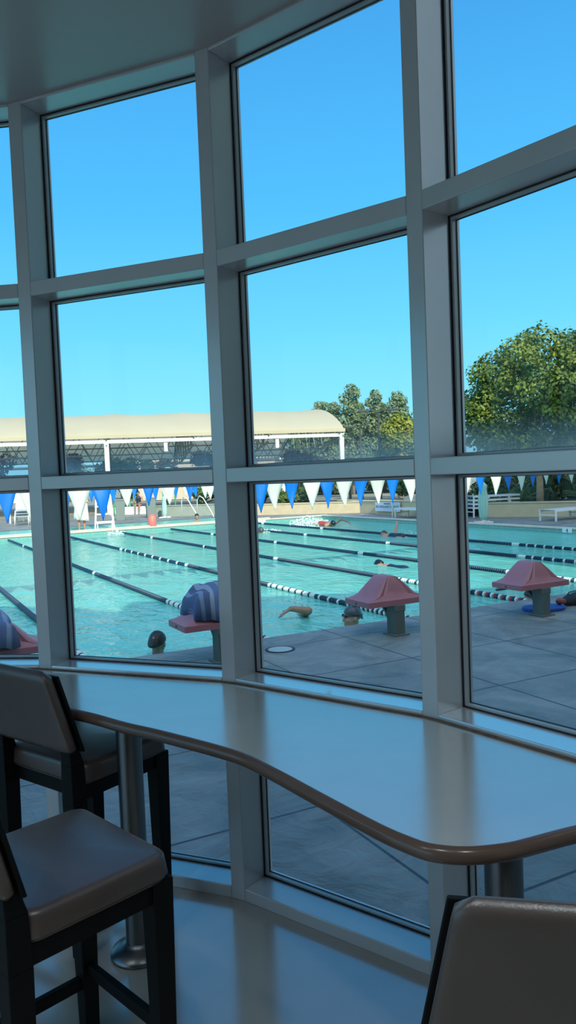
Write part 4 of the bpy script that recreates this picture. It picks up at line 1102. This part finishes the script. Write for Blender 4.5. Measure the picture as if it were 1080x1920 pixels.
prone('swimmer with one arm raised high out of the water near the right post', (2.84, 23.1, -.10), f2, 'cap_grey', [LA, ((.19, -.26, .0), (.34, -.20, .24), (.50, .02, .36), (.7, .6, .1))], 'skin', 'suit_dark', roll=.5)
prone('swimmer in red suit splashing near the far pool wall', (1.62, 28.0, -.08), b2, 'cap_black', [((-.19, -.25, .02), (-.42, -.12, .2), (-.55, .15, .1), (-.3, 1, -.6)), ((.19, -.2, -.06), (.24, .14, -.1), (.2, .4, -.14), (0, 1, -.1))], 'skin_tan', 'suit_red', roll=.3, sink=-.05)
prone('swimmer half hidden by the middle post in the far lanes', (-.95, 26.2, -.09), b2, 'cap_grey', [LA, ((.19, -.26, .04), (.4, -.16, .16), (.56, .08, .06), (.3, 1, -.5))], 'skin_tan', 'suit_dark', sink=-.04)
prone('swimmer beneath the water with one bent forearm out, left of the capped swimmer', (-.22, 10.92, -.22), f2, 'hair', [LA, ((.16, -.3, .0), (.06, -.84, .20), (-.14, -.72, .235), (-1, .25, -.5))], 'skin_tan', 'suit_dark', sink=.05, ak=1.3)
# splashes
def splash(label, c, r, n, h, size):
    b = MB(); c = Vector(c)
    for _ in range(n):
        q = rnd.uniform(0, 2*PI); rr = r*rnd.random()**.6
        z = h*rnd.random()**2*(1-rr/r*.6)
        s_ = size*rnd.uniform(.35, 1.2)
        b.ball((rr*math.cos(q), rr*math.sin(q)*.8, z), (s_*1.3, s_, s_*rnd.uniform(.5, 1)), 6, 4)
    o = b.build('water_splash', M['foam'], None, True); o.location = c; tag(o, label, 'splash', kind='stuff')
splash('white kick splash behind the swimmer in the red suit', (.75, 29.1, -.12), .75, 900, .42, .024)
splash('small splash at the far edge of the pool left of the jug', (-6.4, 28.6, -.12), .35, 160, .2, .02)
splash('drops of water falling from the raised arm near the right post', (3.45, 22.6, -.12), .3, 60, .3, .014)
splash('thin foam line along the swimmer by the middle post', (-.7, 26.7, -.12), .45, 160, .12, .018)

def stander(label, x, y, rz, towel):
    t = thing('person', label, 'person', (x, y, -.012), rz, 'people on the far deck')
    b = MB(); head_shape(b, None, Vector((0, 0, 1.56)), 1.02)
    b.capsule((0, -.01, 1.46), (0, -.01, 1.36), .055, .062)
    b.chain([(-.17, 0, 1.35), (0, 0, 1.37), (.17, 0, 1.35)], [.06, .08, .06]); b.chain([(0, 0, 1.28), (0, 0, 1.05), (0, 0, .9)], [.135, .11, .135])
    for sx in (-1, 1):
        b.chain([(sx*.09, 0, .84), (sx*.10, .015, .47), (sx*.10, -.01, .09)], [.082, .055, .036]); b.chain([(sx*.10, -.03, .035), (sx*.115, .14, .03)], [.036, .026])
        b.chain([(sx*.19, 0, 1.33), (sx*.25, .03, 1.07), (sx*.15, .2, 1.12)], [.048, .038, .028]); hand(b, (sx*.15, .2, 1.12), (-sx, .3, .2), (0, 1, 0), .95)
    vox(b.build('body', M['skin'], t, True), .014, 4)
    b = MB(); cap_mesh(b, Matrix.Identity(3), Vector((0, 0, 1.56)), 1.03); o = b.build('hair', M['hair'], t, True)
    so = o.modifiers.new('t', 'SOLIDIFY'); so.thickness = .01; so.offset = 1
    if towel:
        n = 40; rows = ((.10, 1.40), (.2, 1.36), (.235, 1.2), (.225, 1.0), (.23, .8), (.245, .6), (.255, .46)); vs = []; fs = []
        for i, (r_, z) in enumerate(rows):
            for j in range(n):
                q = 2*PI*j/n; rr = r_*(1+.06*math.sin(q*7+z*3)*i/6); vs.append((rr*1.1*math.cos(q), rr*.86*math.sin(q)+.01, z-.09*(i == 6)*math.sin(q*.5)**2))
        for i in range(len(rows)-1):
            for j in range(n): fs.append((i*n+j, (i+1)*n+j, (i+1)*n+(j+1) % n, i*n+(j+1) % n))
        b = MB(); b.add(vs, fs); o = b.build('towel_wrap', M['towel_white'], t, True); so = o.modifiers.new('t', 'SOLIDIFY'); so.thickness = .015
    return t
stander('person standing at the far pool edge wrapped in a long white towel, bare legs', -7.95, 29.75, PI+.3, True)
# seated person beyond the second pool
t = thing('person', 'person in dark top sitting on a white ledge far beyond the pools', 'person', (-8.3, 43.1, .42), PI, 'people on the far deck')
b = MB(); head_shape(b, None, Vector((0, 0, .74)), 1.0); b.capsule((0, 0, .65), (0, 0, .55), .055, .06)
b.chain([(-.17, 0, .5), (0, 0, .53), (.17, 0, .5)], [.06, .08, .06]); b.chain([(0, 0, .45), (0, -.02, .25), (0, -.02, .12)], [.135, .12, .14])
for sx in (-1, 1):
    b.chain([(sx*.09, 0, .09), (sx*.11, .42, .1), (sx*.11, .45, -.32)], [.08, .058, .036]); b.chain([(sx*.11, .45, -.37), (sx*.12, .6, -.38)], [.034, .025])
    b.chain([(sx*.19, 0, .5), (sx*.25, .08, .26), (sx*.13, .28, .2)], [.048, .038, .028]); hand(b, (sx*.13, .28, .2), (-sx*.5, 1, 0), (0, 0, 1), .95)
vox(b.build('body', M['skin_tan'], t, True), .014, 4)
b = MB(); cap_mesh(b, Matrix.Identity(3), Vector((0, 0, .74)), 1.02); o = b.build('hair', M['hair'], t, True); so = o.modifiers.new('t', 'SOLIDIFY'); so.thickness = .01
b = MB(); b.chain([(0, 0, .46), (0, -.02, .26), (0, -.02, .12)], [.148, .132, .152]); vox(b.build('shirt', M['suit_dark'], t, True), .014, 3)
o = MB().box((-8.3, 43.2, .2), (3.2, .5, .43)).build('ledge', M['white'], None, bevel=.02); tag(o, 'white ledge far beyond the pools with a seated person on it', 'ledge')

# ------------------------------------------------------------------ neighbouring wing (out of frame, shades the right deck)
o = MB().prism([Vector((9.4, 3)), Vector((24, 3)), Vector((24, 12)), Vector((9.4, 12))], 0, 13.2).build('wall_wing', M['ext']); tag(o, kind='structure')
o = MB().prism([Vector((1.72, -5.2)), Vector((12, -5.2)), Vector((12, .75)), Vector((1.72, .75))], 0, 7.2).build('wall_annex', M['ext']); tag(o, kind='structure')   # the rest of the building, right of the bow window

# ------------------------------------------------------------------ light, sky, camera
sun = bpy.data.lights.new('sun', 'SUN'); sun.energy = 3.7; sun.angle = .009; sun.color = (1.0, .93, .80)
so = bpy.data.objects.new('sun', sun); COL.objects.link(so)
d = Vector((-.35, .94, -.60)).normalized(); so.rotation_euler = d.to_track_quat('-Z', 'Y').to_euler(); so.location = (6, -12, 20)

w = bpy.data.worlds.new('sky'); S.world = w; w.use_nodes = True
nt = w.node_tree; N = nt.nodes; L = nt.links
bg = N['Background']; tc = N.new('ShaderNodeTexCoord'); sp = N.new('ShaderNodeSeparateXYZ'); L.new(tc.outputs['Generated'], sp.inputs[0])
r = N.new('ShaderNodeValToRGB'); L.new(sp.outputs['Z'], r.inputs[0])
stops = [(0.0, (150, 224, 252)), (.08, (134, 220, 253)), (.18, (108, 206, 251)), (.32, (80, 182, 244)), (.50, (68, 158, 226)), (1.0, (44, 112, 198))]
e = r.color_ramp.elements; e[0].position = 0; e[0].color = (*lin(stops[0][1]), 1); e[1].position = 1; e[1].color = (*lin(stops[-1][1]), 1)
for p, c in stops[1:-1]: x = e.new(p); x.color = (*lin(c), 1)
L.new(r.outputs[0], bg.inputs['Color'])
dp = N.new('ShaderNodeVectorMath'); dp.operation = 'DOT_PRODUCT'; L.new(tc.outputs['Generated'], dp.inputs[0]); dp.inputs[1].default_value = tuple(-d)
mr = N.new('ShaderNodeMapRange'); mr.interpolation_type = 'SMOOTHSTEP'; L.new(dp.outputs['Value'], mr.inputs['Value'])   # sky brightens towards the sun, behind the viewer
mr.inputs['From Min'].default_value = -.1; mr.inputs['From Max'].default_value = 1; mr.inputs['To Min'].default_value = 0; mr.inputs['To Max'].default_value = 1
mx = N.new('ShaderNodeMix'); mx.data_type = 'RGBA'; L.new(mr.outputs[0], mx.inputs['Factor']); L.new(r.outputs[0], mx.inputs['A']); mx.inputs['B'].default_value = (1.0, 1.22, 1.42, 1)
L.new(mx.outputs['Result'], bg.inputs['Color']); bg.inputs['Strength'].default_value = 1.0

cam = bpy.data.cameras.new('camera'); co = bpy.data.objects.new('camera', cam); COL.objects.link(co)
cam.sensor_fit = 'VERTICAL'; cam.sensor_height = 36; cam.sensor_width = 20.25; cam.lens = 36*1450/1920
cam.clip_start = .02; cam.clip_end = 400
pitch, roll = math.radians(-2.6717), math.radians(2.316)
fw = Vector((0, math.cos(pitch), math.sin(pitch))); up = Vector((0, -math.sin(pitch), math.cos(pitch))); rt = Vector((1, 0, 0))
r2 = rt*math.cos(roll)-up*math.sin(roll)
u2 = up*math.cos(roll)+rt*math.sin(roll)
mw = Matrix((( r2.x, u2.x, -fw.x), (r2.y, u2.y, -fw.y), (r2.z, u2.z, -fw.z))).to_4x4()
mw.translation = Vector((0, 0, 1.78)); co.matrix_world = mw
S.camera = co
S.view_settings.view_transform = 'Standard'; S.view_settings.look = 'None'; S.view_settings.gamma = 1; S.view_settings.exposure = .28
S.view_settings.use_curve_mapping = False
cy = S.cycles
cy.use_denoising = True
cy.max_bounces = 10; cy.diffuse_bounces = 5; cy.glossy_bounces = 4; cy.transmission_bounces = 6; cy.transparent_max_bounces = 24
cy.caustics_reflective = False; cy.caustics_refractive = False
cy.sample_clamp_indirect = 6
